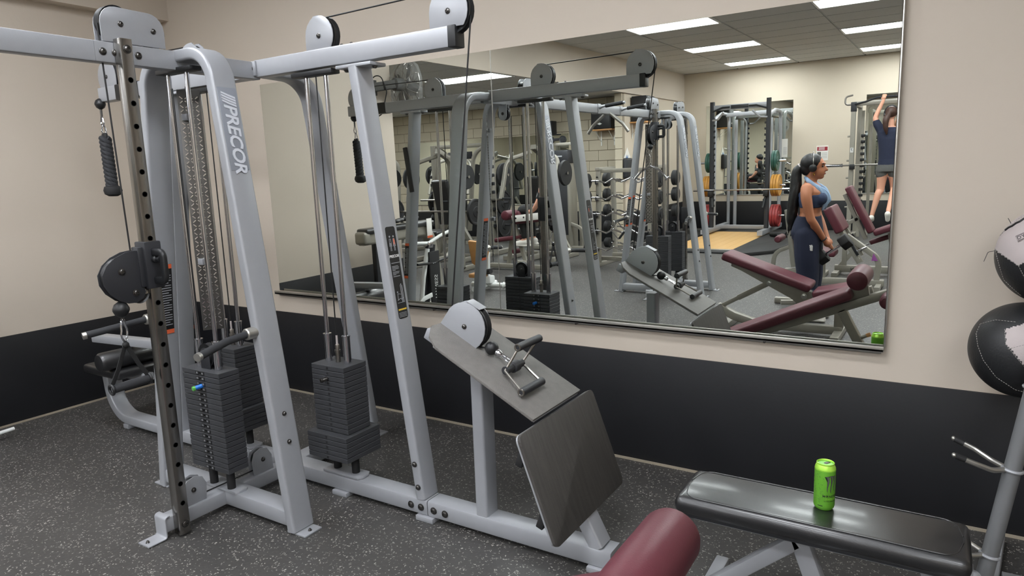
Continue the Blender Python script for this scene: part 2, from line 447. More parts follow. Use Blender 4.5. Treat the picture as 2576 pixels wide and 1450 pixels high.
flat_mirror('wall mirror behind the rack of the woman doing pull-ups', -1.53, .3, .76, 2.68, YO, 1)
flat_mirror('wide mirror on the alcove block wall', -11.05, -6.66, .76, 2.20, AF+.03, 1)
# ================================================================ CABLE MACHINES
def bolt(parent, p, d, r=.011, name='bolt', material='bolt'):
    p, d = V(p), V(d).normalized()
    m = MB().lathe([(r*1.25, 0), (r*1.25, .002), (r, .003), (r*.95, .007), (r*.6, .010), (r*.45, .0102), (r*.42, .007), (0, .007)], p, d, 14)
    return obj(name, m, material, parent)
def stadium(w, h, r, n=8, flat=False):
    """rounded-top plate outline, bottom centre at origin"""
    out = [(-w/2, 0), (w/2, 0)]
    for k in range(n+1):
        a = math.pi*k/n/2; out.append((w/2-r+r*math.cos(a), h-r+r*math.sin(a)))
    for k in range(n+1):
        a = math.pi/2+math.pi*k/n/2; out.append((-w/2+r+r*math.cos(a), h-r+r*math.sin(a)))
    return out
def wheel(parent, c, axis, r, w=.022, name='pulley_wheel', material='black_plastic'):
    return obj(name, MB().lathe([(.012, -w/2), (r*.55, -w/2), (r*.6, -w*.32), (r*.85, -w*.32), (r, -w/2), (r, -w*.38), (r*.93, 0), (r, w*.38), (r, w/2), (r*.85, w*.32), (r*.6, w*.32), (r*.55, w/2), (.012, w/2)], c, axis, 28), material, parent)
def housing(parent, poly, c, ax, ay, gap, thick=.005, wheels=(), bolts=(), material='silver'):
    """two side plates with pulley wheels between them"""
    c = V(c); ax = V(ax); ay = V(ay); nz = ax.normalized().cross(ay.normalized())
    for s in (-1, 1): obj('pulley_plate', MB().prism(poly, c+nz*s*gap/2, ax, ay, thick, .0012), material, parent)
    for (u, v, r) in wheels: wheel(parent, c+ax.normalized()*u+ay.normalized()*v, nz, r, gap-.008)
    for (u, v) in bolts:
        for s in (-1, 1): bolt(parent, c+ax.normalized()*u+ay.normalized()*v+nz*s*(gap/2+thick/2), nz*s, .0095)
plate_cache = {}
def plate_mesh(w, d, h, strip):
    k = (w, d, h, strip)
    if k not in plate_cache:
        m = MB().box((0, 0, 0), (w, d, h-.0022), .0018, seg=1)
        me = m.mesh('weight_plate'); me.materials.append(MATS['plate_grey']); plate_cache[k] = me
    return plate_cache[k]
hole_cache = {}
def stack(parent, c, groups, ztop, face=-1, strip=False, tubes=.065, tube_h=.135, rod=True, beige=True, rod_top=2.06, pulley_top=False, axis='x'):
    """groups: list of (width, depth, plate height, count) from the top down; face: side (y sign) with the holes"""
    x, y = c; z = ztop
    first = True
    for (w, d, h, n) in groups:
        for i in range(n):
            pl = obj('weight_plate', plate_mesh(w, d, h, strip), None, parent, (x, y, z-h/2))
            if 'h' not in hole_cache:
                me = MB().lathe([(.0055, 0), (.0062, .0012), (.0045, .0012), (.004, -.002), (0, -.002)], (0, 0, 0), (0, 1, 0), 10).mesh('pin_hole'); me.materials.append(MATS['label_black']); hole_cache['h'] = me
                me = MB().box((0, 0, 0), (.026, .002, .018), .001, seg=1).mesh('number_tag'); me.materials.append(MATS['label_black']); hole_cache['t'] = me
                me = MB().box((0, 0, 0), (.012, .0008, .008)).mesh('weight_number', 0); me.materials.append(MATS['rod_dark']); hole_cache['n'] = me
            for s in (-1, 1):
                ho = obj('pin_hole', hole_cache['h'], None, pl, (0, s*d/2, 0))
                if s < 0: ho.rotation_euler = (0, 0, math.pi)
            if strip:
                for sx_ in (-.02, .02):
                    obj('number_tag', hole_cache['t'], None, pl, (sx_, face*(d/2+.001), 0))
                    obj('weight_number', hole_cache['n'], None, pl, (sx_, face*(d/2+.0026), 0))
            z -= h
    zb = z
    g = MB()
    for s in (-1, 1):
        obj('guide_sleeve', MB().lathe([(.019, 0), (.019, tube_h-.006), (.021, tube_h-.005), (.021, tube_h), (.012, tube_h)], (x+s*tubes, y, ztop), (0, 0, 1), 18), 'chrome', parent)
        obj('guide_rod', MB().cyl((x+s*tubes, y, ztop), (x+s*tubes, y, rod_top), .0105, 14), 'chrome', parent)
        obj('rubber_bumper', MB().lathe([(.02, 0), (.02, zb-.115), (.017, zb-.11)], (x+s*tubes, y, .11), (0, 0, 1), 16), 'rubber', parent)
    if rod:
        obj('selector_stem', MB().lathe([(.012, 0), (.012, .05), (.015, .05), (.015, .062), (.011, .062), (.011, .085), (.009, .09)], (x, y, ztop), (0, 0, 1), 14), 'steel', parent)
        if beige: obj('cable_end', MB().cyl((x, y, ztop+.09), (x, y, ztop+.135), .005, 10), 'ball_grey', parent)
        obj('stack_cable', MB().cyl((x, y, ztop+.09), (x, y, rod_top), .0032, 8), 'cable', parent)
    if pulley_top:
        a = (1, 0, 0)
        wheel(parent, (x, y, ztop+.062), (0, 1, 0), .058, .03)
        for s in (-1, 1): obj('pulley_plate', MB().prism(stadium(.07, .1, .034), (x, y+s*.02, ztop-.001), (1, 0, 0), (0, 0, 1), .004, .001), 'black_paint', parent)
        bolt(parent, (x, y+.022, ztop+.062), (0, 1, 0), .009); bolt(parent, (x, y-.022, ztop+.062), (0, -1, 0), .009)
        for s in (-1, 1): obj('stack_cable', MB().cyl((x+s*.057, y, ztop+.06), (x+s*.05, y, rod_top-.08), .0032, 8), 'cable', parent)
    return zb
def foot_plate(parent, x, y, sx, sy):
    obj('foot_plate', MB().box((x, y, .004), (sx, sy, .008), .002), 'silver', parent)
def warning_label(parent, o, ax, ay, w, h, face):
    """black warning decal with orange ends"""
    f = V(ax).normalized().cross(V(ay).normalized()); o = V(o); ay = V(ay).normalized(); ax = V(ax).normalized()
    root = obj('warning_label', MB().prism([(-w/2, -h/2), (w/2, -h/2), (w/2, h/2), (-w/2, h/2)], o, ax, ay, .0012), 'label_black', parent)
    for s in (-1, 1): obj('label_stripe', MB().prism([(-w/2, -.011), (w/2, -.011), (w/2, .011), (-w/2, .011)], o+ay*s*(h/2-.012), ax, ay, .0018), 'warn_orange', root)
    m = MB()
    for i in range(22):
        v = h/2-.045-i*(h-.08)/22; l = w*(.82 if i % 4 else .6)
        m.prism([(-w*.42, v-.0022), (-w*.42+l, v-.0022), (-w*.42+l, v+.0022), (-w*.42, v+.0022)], o, ax, ay, .0018)
    tag(obj('label_print', m, 'label_grey', root), kind='stuff')
def half_tower(P, s, a, logo=True, stack_kw=None, grips=True, column=True, shroud=True, base_z=.1, carriage_z=1.25, far=False, cable=True):
    """one adjustable-pulley station facing y direction s (-1: towards -y) in root coordinates; a: distance of the arch from the centre"""
    ya = s*a
    Z = 2.17; xt = .235; xb = .505; t = .052; w = .118
    # the arch: two splayed legs with rounded shoulders
    path = fillet([(-xb, ya, .008), (-xt, ya, Z-.03), (xt, ya, Z-.03), (xb, ya, .008)], .13, 9)
    obj('arch_frame', MB().sweep(path, rr(t, w, .012, 3), (0, 1, 0)), 'silver', P)
    for k in (-1, 1):
        foot_plate(P, k*(xb+.025), ya, .12, .10)
        bolt(P, (k*(xb+.06), ya, .008), (0, 0, 1), .007)
        for zz in (.42, .55):
            xx = xb-(xb-xt)*zz/(Z-.03)
            if k > 0: bolt(P, (k*(xx+t*.5+.001), ya+s*.0, zz), (k, 0, .12), .009)
    # lower cross bar between the legs and centre rail
    obj('cross_rail', MB().bar((-xb+.03, ya, .065), (xb-.03, ya, .065), .10, .075, (0, 0, 1), .008), 'silver', P)
    obj('centre_rail', MB().bar((0, ya+s*.02, .063), (0, s*(a+.36), .063), .07, .07, (0, 0, 1), .008), 'silver', P)
    obj('centre_rail', MB().bar((0, s*.03, .063), (0, ya-s*.02, .063), .07, .07, (0, 0, 1), .008), 'silver', P)
    obj('stack_base', MB().prism([(-.12, -.035), (.12, -.035), (.13, -.02), (.13, .02), (.12, .035), (-.12, .035)], (0, ya+s*.02, .107), (1, 0, 0), (0, 1, 0), .012, .002), 'silver', P)
    obj('end_foot', MB().sweep(fillet([(0, s*(a+.34), .105), (0, s*(a+.362), .105), (0, s*(a+.362), .006), (0, s*(a+.45), .006)], .012, 3), rr(.085, .006, .002), (0, 0, 1)), 'silver', P)
    bolt(P, (0, s*(a+.43), .009), (0, 0, 1), .007)
    # low turning pulleys on the rail
    def lowpoly(): return [(-.06, -.02), (.06, -.02), (.068, .06), (.05, .10), (.01, .115), (-.03, .105), (-.055, .06)]
    for yy, f in ((ya+s*.2, 1), (ya-s*.19, -1)):
        housing(P, [(f*u, v) for u, v in lowpoly()][::f], (0, yy, .115), (0, 1, 0), (0, 0, 1), .036, .004, [(0, .055, .05)], [(0, .052)])
    obj('floor_cable', MB().cyl((0, ya+s*.17, .122), (0, ya-s*.16, .122), .0035, 8), 'cable', P)
    # top beam and double pulley box
    L = s*(a+.297)
    obj('top_beam', MB().bar((0, 0, 2.12), (0, L+s*.10, 2.12), .062, .082, (0, 0, 1), .006), 'silver', P)
    for yy in (L+s*.07, L+s*.02, L-s*.075): bolt(P, (.032, yy, 2.12), (1, 0, 0), .012); bolt(P, (-.032, yy, 2.12), (-1, 0, 0), .012)
    dbl = [(-.132, 0), (.136, 0), (.136, .07)] + [(.071+.065*math.cos(q), .072+.065*math.sin(q)) for q in (math.radians(18*k) for k in range(1, 6))] + [(-.067+.065*math.cos(q), .075+.065*math.sin(q)) for q in (math.radians(90+18*k) for k in range(0, 6))]
    pts = dbl if s < 0 else [(-u, v) for u, v in dbl][::-1]
    housing(P, pts, (0, L-s*.068, 2.163), (0, 1, 0), (0, 0, 1), .05, .005, [(s*.062, .078, .07), (-s*.085, .06, .056)], [(s*.05, .075), (-s*.087, .065)])
    kw = dict(face=s, strip=True, tubes=.068, rod=False, pulley_top=True, rod_top=2.09)
    kw.update(stack_kw or {})
    stack(P, (-.008, ya+s*.03), [(.282, .11, .0262, 19)], .714, **kw)
    obj('rod_bracket', MB().box((0, ya+s*.03, 2.082), (.26, .06, .02), .004), 'black_plastic', P)
    # hanging deflector pulley under the beam behind the stack
    housing(P, [(u, -v) for u, v in stadium(.075, .12, .036)][::-1], (.0, ya-s*.16, 2.085), (1, 0, 0), (0, 0, 1), .034, .005, [(0, -.07, .05)], [(0, -.07)])
    if shroud:   # diamond plate guard behind the stack
        gc = V((-.185, ya-s*.13, 1.44)); gx = V((.56, -s*.83, 0)); gm = Matrix((gx, V((-gx.y, gx.x, 0)), V((0, 0, 1)))).transposed()
        dp = obj('diamond_guard', MB().box(gc, (.10, .004, 1.18), .001, gm), 'diamond_plate', P)
        m = MB()
        for i in range(56):
            for j in range(4):
                a2 = math.radians(42 if (i+j) % 2 else -42)
                for side in (1, -1):
                    m.box(gc+gm @ V((-.034+j*.0225, side*.0028, -.57+i*.0204)), (.017, .003, .0042), 0, gm @ Matrix.Rotation(a2, 3, 'Y'))
        tag(obj('raised_treads', m.mesh('raised_treads', 0), 'chrome', dp), kind='stuff')
        for zz in (1.2, 1.9): obj('guard_bracket', MB().box(gc+V((.0, s*.02, zz-1.44)), (.04, .03, .03), .002), 'silver', P)
    if logo:     # raised name panel on the outer face of one leg
        for k in ((1,) if not far else (1, -1)):
            A = V((k*xt, ya, Z-.03)); B = V((k*xb, ya, .008)); dn = (B-A).normalized(); nrm = V((abs(dn.z)*k, 0, abs(dn.x)))
            ctr = A+dn*.335+nrm*(t/2+.0012)
            ln = .355; hw = .046
            panel = obj('name_panel', MB().prism([(-hw, -ln/2), (hw, -ln/2), (hw, ln/2), (-hw, ln/2)], ctr, V((0, k, 0)), -dn, .003, .001), 'logo_ground', P)
            put_text('PRECOR', .082, ctr+nrm*.003+dn*.042, dn, V((0, k, 0)), 'logo_light', panel, 'raised_lettering', depth=.0016, shear=.22, offset=.0018, spacing=.95)
            m = MB()
            for q in range(4):
                y0 = -.155+q*.0115
                m.prism([(y0-.004, -.032), (y0+.004, -.032), (y0+.016, .0), (y0+.026, .034), (y0+.017, .034), (y0+.007, 0)], ctr+nrm*.003, dn, V((0, k, 0)), .003)
            tag(obj('logo_stripes', m, 'logo_light', panel), kind='stuff')
    # warning decals on the inner faces
    A = V((-xt, ya, Z-.03)); B = V((-xb, ya, .008)); dn = (B-A).normalized(); nr = V((abs(dn.z), 0, -abs(dn.x)))
    warning_label(P, A+dn*1.13+nr*(t/2+.001), V((0, 1, 0)), V((0, 0, 1))-dn*0+V((.12, 0, 0)), .062, .36, 1)
    warning_label(P, A+dn*1.15+V((0, s*(w/2+.001), 0)), V((-s, 0, 0)), V((.12, 0, 1)), .036, .36, 1)
    if grips:
        for k in (-1, 1):
            zz = .93; xx = xb-(xb-xt)*zz/(Z-.03)
            root = obj('grip_socket', MB().lathe([(.026, 0), (.026, .045), (.022, .05)], (k*xx, ya+s*(w/2-.004), zz), (0, s, 0), 18), 'aluminium', P)
            p = fillet([(k*xx, ya+s*(w/2+.03), zz), (k*(xx+.005), ya+s*.20, zz-.008), (k*(xx+.05), ya+s*.36, zz-.028)], .05)
            obj('grip_sleeve', MB().tube(p, .0165, 14), 'grip', root)
            d = (p[-1]-p[-2]).normalized()
            obj('grip_end', MB().cyl(p[-1]-d*.003, p[-1]+d*.014, .0175, 16), 'aluminium', root)
    if column:
        yc = L; xc = .058
        ct = obj('column_tube', MB().sweep([(xc, yc, .012), (xc, yc, 2.172)], rr(.052, .052, .006), (0, 1, 0)), 'worn_steel', P)
        if 'ch' not in hole_cache:
            me = MB().lathe([(.0105, 0), (.0115, .0012), (.0098, .0012), (.009, -.002), (0, -.002)], (0, 0, 0), (1, 0, 0), 14).mesh('adjust_hole'); me.materials.append(MATS['label_black']); hole_cache['ch'] = me
        z = .16
        while z < 2.06:
            obj('adjust_hole', hole_cache['ch'], None, ct, (xc+.026, yc, z)); z += .0925
        bolt(P, (xc+.027, yc, .06), (1, 0, 0), .014); bolt(P, (xc+.027, yc, 2.13), (1, 0, 0), .014)
        cz = carriage_z
        obj('carriage', MB().box((xc, yc, cz), (.075, .075, .20), .006), 'black_paint', P)
        obj('carriage_lip', MB().box((xc, yc+s*.045, cz-.005), (.05, .03, .17), .005), 'black_paint', P)
        hp = fillet([(xc+.03, yc, cz+.055), (xc+.105, yc, cz+.055), (xc+.105, yc, cz-.065), (xc+.03, yc, cz-.065)], .022)
        obj('pull_handle', MB().sweep(hp, rr(.032, .022, .008, 3), (0, 1, 0)), 'black_plastic', P)
        obj('pop_pin', MB().lathe([(.016, 0), (.016, .02), (.011, .024), (.011, .04), (.015, .045), (.015, .055)], (xc+.036, yc, cz+.025), (1, 0, 0), 14), 'black_plastic', P)
        obj('rubber_stop', MB().lathe([(.014, 0), (.014, .012), (.01, .02)], (xc, yc+s*.035, cz-.12), (0, 0, 1), 12), 'steel', P)
        outer = [(.03, .062), (.07, .068), (.11, .064), (.155, .046), (.19, .018), (.212, -.02), (.21, -.062), (.19, -.10), (.155, -.132), (.12, -.148), (.085, -.15), (.055, -.135), (.042, -.11), (.05, -.085), (.06, -.06), (.05, -.035)]
        poly = [(s*u, v) for u, v in outer]
        obj('swivel_arm', MB().box((xc, yc+s*.03, cz-.01), (.03, .03, .15), .004), 'black_paint', P)
        for k in (-1, 1):
            obj('swivel_plate', MB().prism(poly if s > 0 else poly[::-1], (xc+k*.018, yc, cz), (0, 1, 0), (0, 0, 1), .004, .001), 'black_paint', P)
            bolt(P, (xc+k*.021, yc+s*.133, cz-.013), (k, 0, 0), .012); bolt(P, (xc+k*.021, yc+s*.085, cz-.108), (k, 0, 0), .012)
        wheel(P, (xc, yc+s*.125, cz-.035), (1, 0, 0), .08, .026); wheel(P, (xc, yc+s*.066, cz-.115), (1, 0, 0), .042, .026)
        if cable:
            obj('front_cable', MB().cyl((0, L-s*.068+s*.13, 2.235), (xc-.03, yc+s*.06, cz+.06), .0035, 8), 'cable', P)
        return L, V((xc, yc+s*.145, cz-.165))
    return L, None
MX, MY = -2.92, 2.315
near = thing('cable_machine', 'grey multi-station cable machine with three weight stacks in front of the long mirror', 'gym machine', (MX, MY, 0))
colL, near_clip = half_tower(near, -1, .385, stack_kw={})
# main overhead beam and stations on both sides (local x: station direction k)
BZ = 2.127
for k in (-1, 1):
    obj('overhead_beam', MB().bar((k*.035, 0, BZ), ((1.215 if k > 0 else -1.41), 0, BZ), .062, .082, (0, 0, 1), .006), 'silver', near)
    obj('beam_end_cap', MB().box((1.232, 0, BZ), (.04, .064, .084), .004) if k > 0 else MB().bar((-1.22, 0, BZ), (-.985, 0, BZ), .067, .087, (0, 0, 1), .006), 'black_plastic', near)
    lb = obj('beam_joint', MB().box((k*.02, -.036, BZ), (.06, .012, .07), .003), 'silver', near)
    bolt(near, (k*.02 if k > 0 else -.02, -.042, BZ), (0, -1, 0), .011)
    # inclined flat post
    pb, pt = V((k*.945, 0, .10)), V((k*.70, 0, 2.065))
    obj('inclined_post', MB().sweep([pb, pt], rr(.052, .105, .01, 3), (0, 1, 0)), 'silver', near)
    pp = obj('post_cap_plate', MB().box((k*.705, 0, 2.07), (.21, .10, .014), .003), 'silver', near)
    for q in (-.085, .085): bolt(near, (k*.705+q, .0, 2.063), (0, 0, -1), .011)
    for zz in (.16, .27): bolt(near, (k*(.945-.1247*(zz-.1)), -.0535, zz), (0, -1, 0), .011)
    # stack with wide lower plates
    ztop = .685
    stack(near, (k*.415, 0.005), [(.222, .155, .0262, 13), (.27, .235, .0262, 5)], ztop, face=1, strip=(k > 0), tubes=.0645, tube_h=.14, rod=True, rod_top=2.06)
    obj('rod_bracket', MB().box((k*.415, 0.0, 2.068), (.27, .055, .022), .004), 'black_plastic', near)
    obj('stack_base', MB().prism([(-.12, -.045), (.12, -.045), (.135, -.02), (.135, .02), (.12, .045), (-.12, .045)], (k*.415, .0, .108), (1, 0, 0), (0, 1, 0), .012, .002), 'silver', near)
    # pulley housings on the beam: over the stack and at the end
    for xx, rr_ in ((k*.485, .088), ((1.215 if k > 0 else -1.31), .095)):
        poly = [(-rr_, -.062), (rr_*.75, -.062)] + [(rr_*math.cos(q), rr_*math.sin(q)) for q in (math.radians(-38+16*i) for i in range(0, 9))] + [(-rr_*.35, rr_*1.0)] + [(-rr_*math.cos(q), rr_*math.sin(q)) for q in (math.radians(70-17*i) for i in range(0, 5))]
        poly = [(k*u, v) for u, v in poly]
        if k < 0: poly = poly[::-1]
        housing(near, poly, (xx, 0, 2.224), (1, 0, 0), (0, 0, 1), .042, .005, [(k*.012, .0, rr_-.006)], [(0, 0)])
    obj('top_cable', MB().cyl((k*.50, 0, 2.224+.078), ((1.215 if k > 0 else -1.31), 0, 2.224+.087), .0035, 8), 'cable', near)
    for xx in (.60, .66): bolt(near, (k*xx, .0, BZ+.041), (0, 0, 1), .008)
# decal on the row post
A = V((.945, 0, .10)); B = V((.70, 0, 2.065)); dn = (B-A).normalized(); nr = V((dn.z, 0, -dn.x))
lab = obj('instruction_label', MB().prism([(u, v) for u, v in rr(.062, .42, .01)], A+dn*1.06+nr*.0268, V((0, 1, 0)), dn, .0014), 'label_black', near)
o = A+dn*1.06+nr*.028
put_text('PRECOR', .017, o+dn*.075, V((0, 1, 0)), dn, 'label_white', lab, 'printed_name', depth=.0003, offset=.0006)
m = MB()
for i, (v, l) in enumerate([(.045, .055), (.03, .04), (.024, .045), (.018, .042), (.012, .02), (.004, .044), (-.002, .04), (-.008, .02), (-.016, .044)]):
    m.prism([(-.026, v-.0014), (-.026+l, v-.0014), (-.026+l, v+.0014), (-.026, v+.0014)], o, V((0, 1, 0)), dn, .0008)
for i in range(4): m.prism([(-.026, -.185-i*.006), (.024, -.185-i*.006), (.024, -.183-i*.006), (-.026, -.183-i*.006)], o, V((0, 1, 0)), dn, .0008)
tag(obj('label_print', m, 'label_grey', lab), kind='stuff')
obj('label_stripe', MB().prism([(-.026, -.172), (.026, -.172), (.026, -.165), (-.026, -.165)], o, V((0, 1, 0)), dn, .001), 'yellow', lab)
def stick(m, pts, r=.0012, o=o):
    for a, b in zip(pts, pts[1:]): m.sweep([o+V((0, 1, 0))*a[0]+dn*a[1], o+V((0, 1, 0))*b[0]+dn*b[1]], circ(r, 5), nr)
m = MB()
stick(m, [(-.022, -.125), (.0, -.118), (.004, -.124), (.02, -.116)]); stick(m, [(-.018, -.125), (-.016, -.095), (.004, -.10)]); stick(m, [(.008, -.135), (.008, -.06), (.014, -.052), (.014, -.135)]); stick(m, [(-.024, -.137), (.022, -.137)]); stick(m, [(.02, -.135), (.02, -.06)])
m.prism(circ(.004, 10), o-V((0, 1, 0))*.016-dn*.088, V((0, 1, 0)), dn, .0012)
for kx in (-.012, .012):
    m.prism(circ(.0045, 10), o+V((0, 1, 0))*kx+dn*.165, V((0, 1, 0)), dn, .0012); stick(m, [(kx-.007, .12), (kx-.004, .155), (kx+.004, .155), (kx+.007, .12)]); stick(m, [(kx-.003, .10), (kx-.002, .135), (kx+.002, .135), (kx+.003, .10)])
tag(obj('label_figures', m, 'label_grey', lab), kind='stuff')
obj('label_highlight', MB().prism([(.006, .128), (.018, .128), (.015, .155), (.009, .155)], o, V((0, 1, 0)), dn, .0014), 'warn_orange', lab)
# warning decals on the mirrored side of the left post and black pad strip
A2 = V((-.945, 0, .10)); B2 = V((-.70, 0, 2.065)); d2 = (B2-A2).normalized()
warning_label(near, A2+d2*.78+V((0, .054, 0)), V((-1, 0, 0)), d2, .04, .30, 1)
obj('post_guard', MB().box((-.755, .060, 1.62), (.04, .016, .36), .004, Matrix.Rotation(-.124, 3, 'Y')), 'black_plastic', near)
# rear curved leg reaching back to the wall
pth = fillet([(0, .02, BZ), (0, .33, BZ-.012), (0, .60, .10)], .16, 10)
obj('rear_leg', MB().sweep(pth, rr(.118, .052, .012, 3), (0, 0, 1)), 'silver', near)
obj('rear_rail', MB().bar((0, .04, .06), (0, .62, .06), .10, .07, (0, 0, 1), .008), 'silver', near)
foot_plate(near, 0, .66, .1, .1)
# floor rail of both stations
obj('floor_rail', MB().bar((-1.02, 0, .062), (.98, 0, .062), .10, .076, (0, 0, 1), .01), 'silver', near)
rr_rail = obj('floor_rail', MB().bar((.985, 0, .062), (1.90, 0, .062), .10, .076, (0, 0, 1), .01), 'silver', near)
for xx in (.885, .945, 1.02, 1.085): bolt(near, (xx, -.051, .062), (0, -1, 0), .014)
for xx in (-.30, .42, .97, 1.85): obj('rail_shim', MB().box((xx, -.01, .012), (.10, .11, .024), .003), 'silver', near)
# low row station: column, long board, foot plate, low pulley
obj('row_column', MB().sweep([(1.285, 0, .095), (1.285, 0, .74)], rr(.062, .09, .01, 3), (0, 1, 0)), 'silver', near)
p0 = V((1.095, 0, .945)); p1 = V((1.655, 0, .655)); bd = (p1-p0).normalized(); bn = V((-bd.z, 0, bd.x))
Lb = (p1-p0).length
obj('row_board', MB().prism([(0, -.09), (.05, -.16), (.12, -.2), (Lb, -.2), (Lb, .2), (.12, .2), (.05, .16), (0, .09)], p0, bd, V((0, 1, 0)), .012, .002), 'row_board', near)
obj('board_edge', MB().prism([(.02, -.09), (.10, -.185), (Lb, -.185), (Lb, .185), (.10, .185), (.02, .09)], p0-bn*.010, bd, V((0, 1, 0)), .008, .001), 'silver', near)
obj('board_tip', MB().prism([(-.02, -.1), (.03, -.1), (.03, .1), (-.02, .1)], p0-bn*.035+bd*.01, bd, V((0, 1, 0)), .05, .004), 'silver', near)
f0 = V((1.652, 0, .632)); f1 = V((1.80, 0, .225)); fd = (f1-f0).normalized()
fl = (f1-f0).length
obj('foot_plate_board', MB().prism([(fl/2+u, v) for u, v in rr(fl, .62, .025, 4)], f0, fd, V((0, 1, 0)), .014, .002), 'foot_board', near)
fnn = V((fd.z, 0, -fd.x)); fnn = -fnn if fnn.x > 0 else fnn
obj('foot_plate_back', MB().prism([(fl/2+u, v) for u, v in rr(fl-.004, .616, .025, 4)], f0+fnn*.012, fd, V((0, 1, 0)), .008, .001), 'silver', near)
for yy in (-.29, .27):
    for u in (.09, .33): obj('rubber_clip', MB().box(f0+fd*u+V((0, yy, 0))+fnn*.03, (.03, .025, .06), .004, Matrix.Rotation(.35, 3, 'Y')), 'rubber', near)
obj('brace_post', MB().sweep([V((1.665, 0, .42)), V((1.835, 0, .095))], rr(.06, .09, .01, 3), (0, 1, 0)), 'silver', near)
# teardrop low pulley above the board
ctr = V((1.226, 0, .945)); tp = [(.105*math.cos(q), .105*math.sin(q)) for q in (math.radians(-75+15*i) for i in range(0, 15))]
tp = [(.02, -.115)]+tp+[(-.155, -.03), (-.15, -.055)]
housing(near, tp, ctr, (1, 0, 0), (0, 0, 1), .046, .006, [(0.012, 0, .098)], [(0, 0)])
obj('housing_cap', MB().prism([(-.03, 0), (.045, 0), (.045, .052), (-.03, .052)], ctr+V((.042, 0-.026, .098)), V((.88, 0, -.42)), (0, 1, 0), .004, .001), 'silver', near)
obj('drop_cable', MB().cyl((1.215+.094, 0, 2.20), (1.226-.088, 0, .96), .0035, 8), 'cable', near)
# pulldown seat on the left: curved frame, seat, thigh roll
jf = fillet([(-.98, 0, .062), (-1.73, 0, .062), (-1.765, 0, .38)], .2, 10)
obj('seat_frame', MB().sweep(jf, rr(.10, .06, .01, 3), (0, .0001, 1)), 'silver', near)
obj('rail_shim', MB().box((-1.57, 0, .016), (.06, .1, .03), .003), 'silver', near)
obj('seat_frame', MB().bar((-1.78, 0, .36), (-1.30, 0, .38), .06, .05, (0, 0, 1), .008), 'silver', near)
obj('seat_pad', MB().box((-1.54, 0, .425), (.42, .36, .06), .02, None, 3), 'black_vinyl', near)
obj('thigh_roll', MB().lathe([(.02, -.24), (.05, -.235), (.06, -.22), (.06, .22), (.05, .235), (.02, .24)], (-1.42, 0, .515), (0, 1, 0), 20), 'black_vinyl', near)
obj('thigh_bar', MB().bar((-1.78, -.05, .60), (-1.08, -.05, .63), .07, .05, (0, 0, 1), .006), 'silver', near)
obj('thigh_bar', MB().bar((-1.43, -.05, .53), (-1.42, -.05, .60), .05, .04, (0, 1, 0), .006), 'silver', near)
obj('seat_post', MB().bar((-1.12, 0, .1), (-1.08, 0, .66), .06, .05, (0, 1, 0), .006), 'silver', near)
# connecting crossover beam with pull-up handles
y_end = -1.43+.22+.297-MY+.101
obj('crossover_beam', MB().bar((0, colL-.101, 2.12), (0, y_end, 2.12), .062, .082, (0, 0, 1), .006), 'silver', near)
for yy in (.46-MY, -.06-MY):
    obj('beam_sleeve', MB().bar((0, yy+.03, 2.12), (0, yy-.03, 2.12), .072, .094, (0, 0, 1), .006), 'silver', near)
    for k in (-1, 1):
        hr = obj('pullup_handle', MB().tube([(k*.03, yy, 2.125), (k*.07, yy, 2.14), (k*.30, yy, 2.16)], .013, 12, .02), 'silver', near)
        obj('handle_sleeve', MB().cyl((k*.10, yy, 2.142), (k*.28, yy, 2.158), .018, 14), 'grip', hr)
for k in (-1, 1):
    obj('angled_handle', MB().tube([(k*.02, .2-MY, 2.09), (k*.16, .2-MY, 1.98), (k*.22, .2-MY, 1.90)], .016, 12, .03), 'aluminium', near)
# ---- far tower
far = thing('cable_machine', 'grey double-sided cable tower further into the room, holding a V-shaped chrome bar', 'gym machine', (-2.91, -1.43, 0))
fl_, far_clip = half_tower(far, 1, .22, far=True, carriage_z=1.93, shroud=True)
fl2, far_clip2 = half_tower(far, -1, .22, far=True, carriage_z=.9, shroud=True)
# ---------------------------------------------------------------- attachments
def ball_stop(parent, c, r=.03): return obj('cable_ball', MB().lathe([(.008, -r*1.05), (r*.75, -r*.72), (r, -r*.15), (r, r*.15), (r*.75, r*.72), (.008, r*1.05)], c, (0, 0, 1), 18), 'black_plastic', parent)
def carabiner(parent, top, length=.075, w=.034, axis=(1, 0, 0), r=.0042, down=(0, 0, -1)):
    top = V(top); ax = V(axis).normalized(); dn_ = V(down).normalized(); pts = []
    for i in range(20):
        q = 2*math.pi*i/20; ww = w/2*(1 if math.cos(q) < 0 else .72)
        pts.append(top+dn_*(length/2-length/2*math.cos(q))+ax*ww*math.sin(q))
    return obj('carabiner', MB().sweep(pts, circ(r, 8), ax.cross(dn_), closed=True), 'chrome', parent)
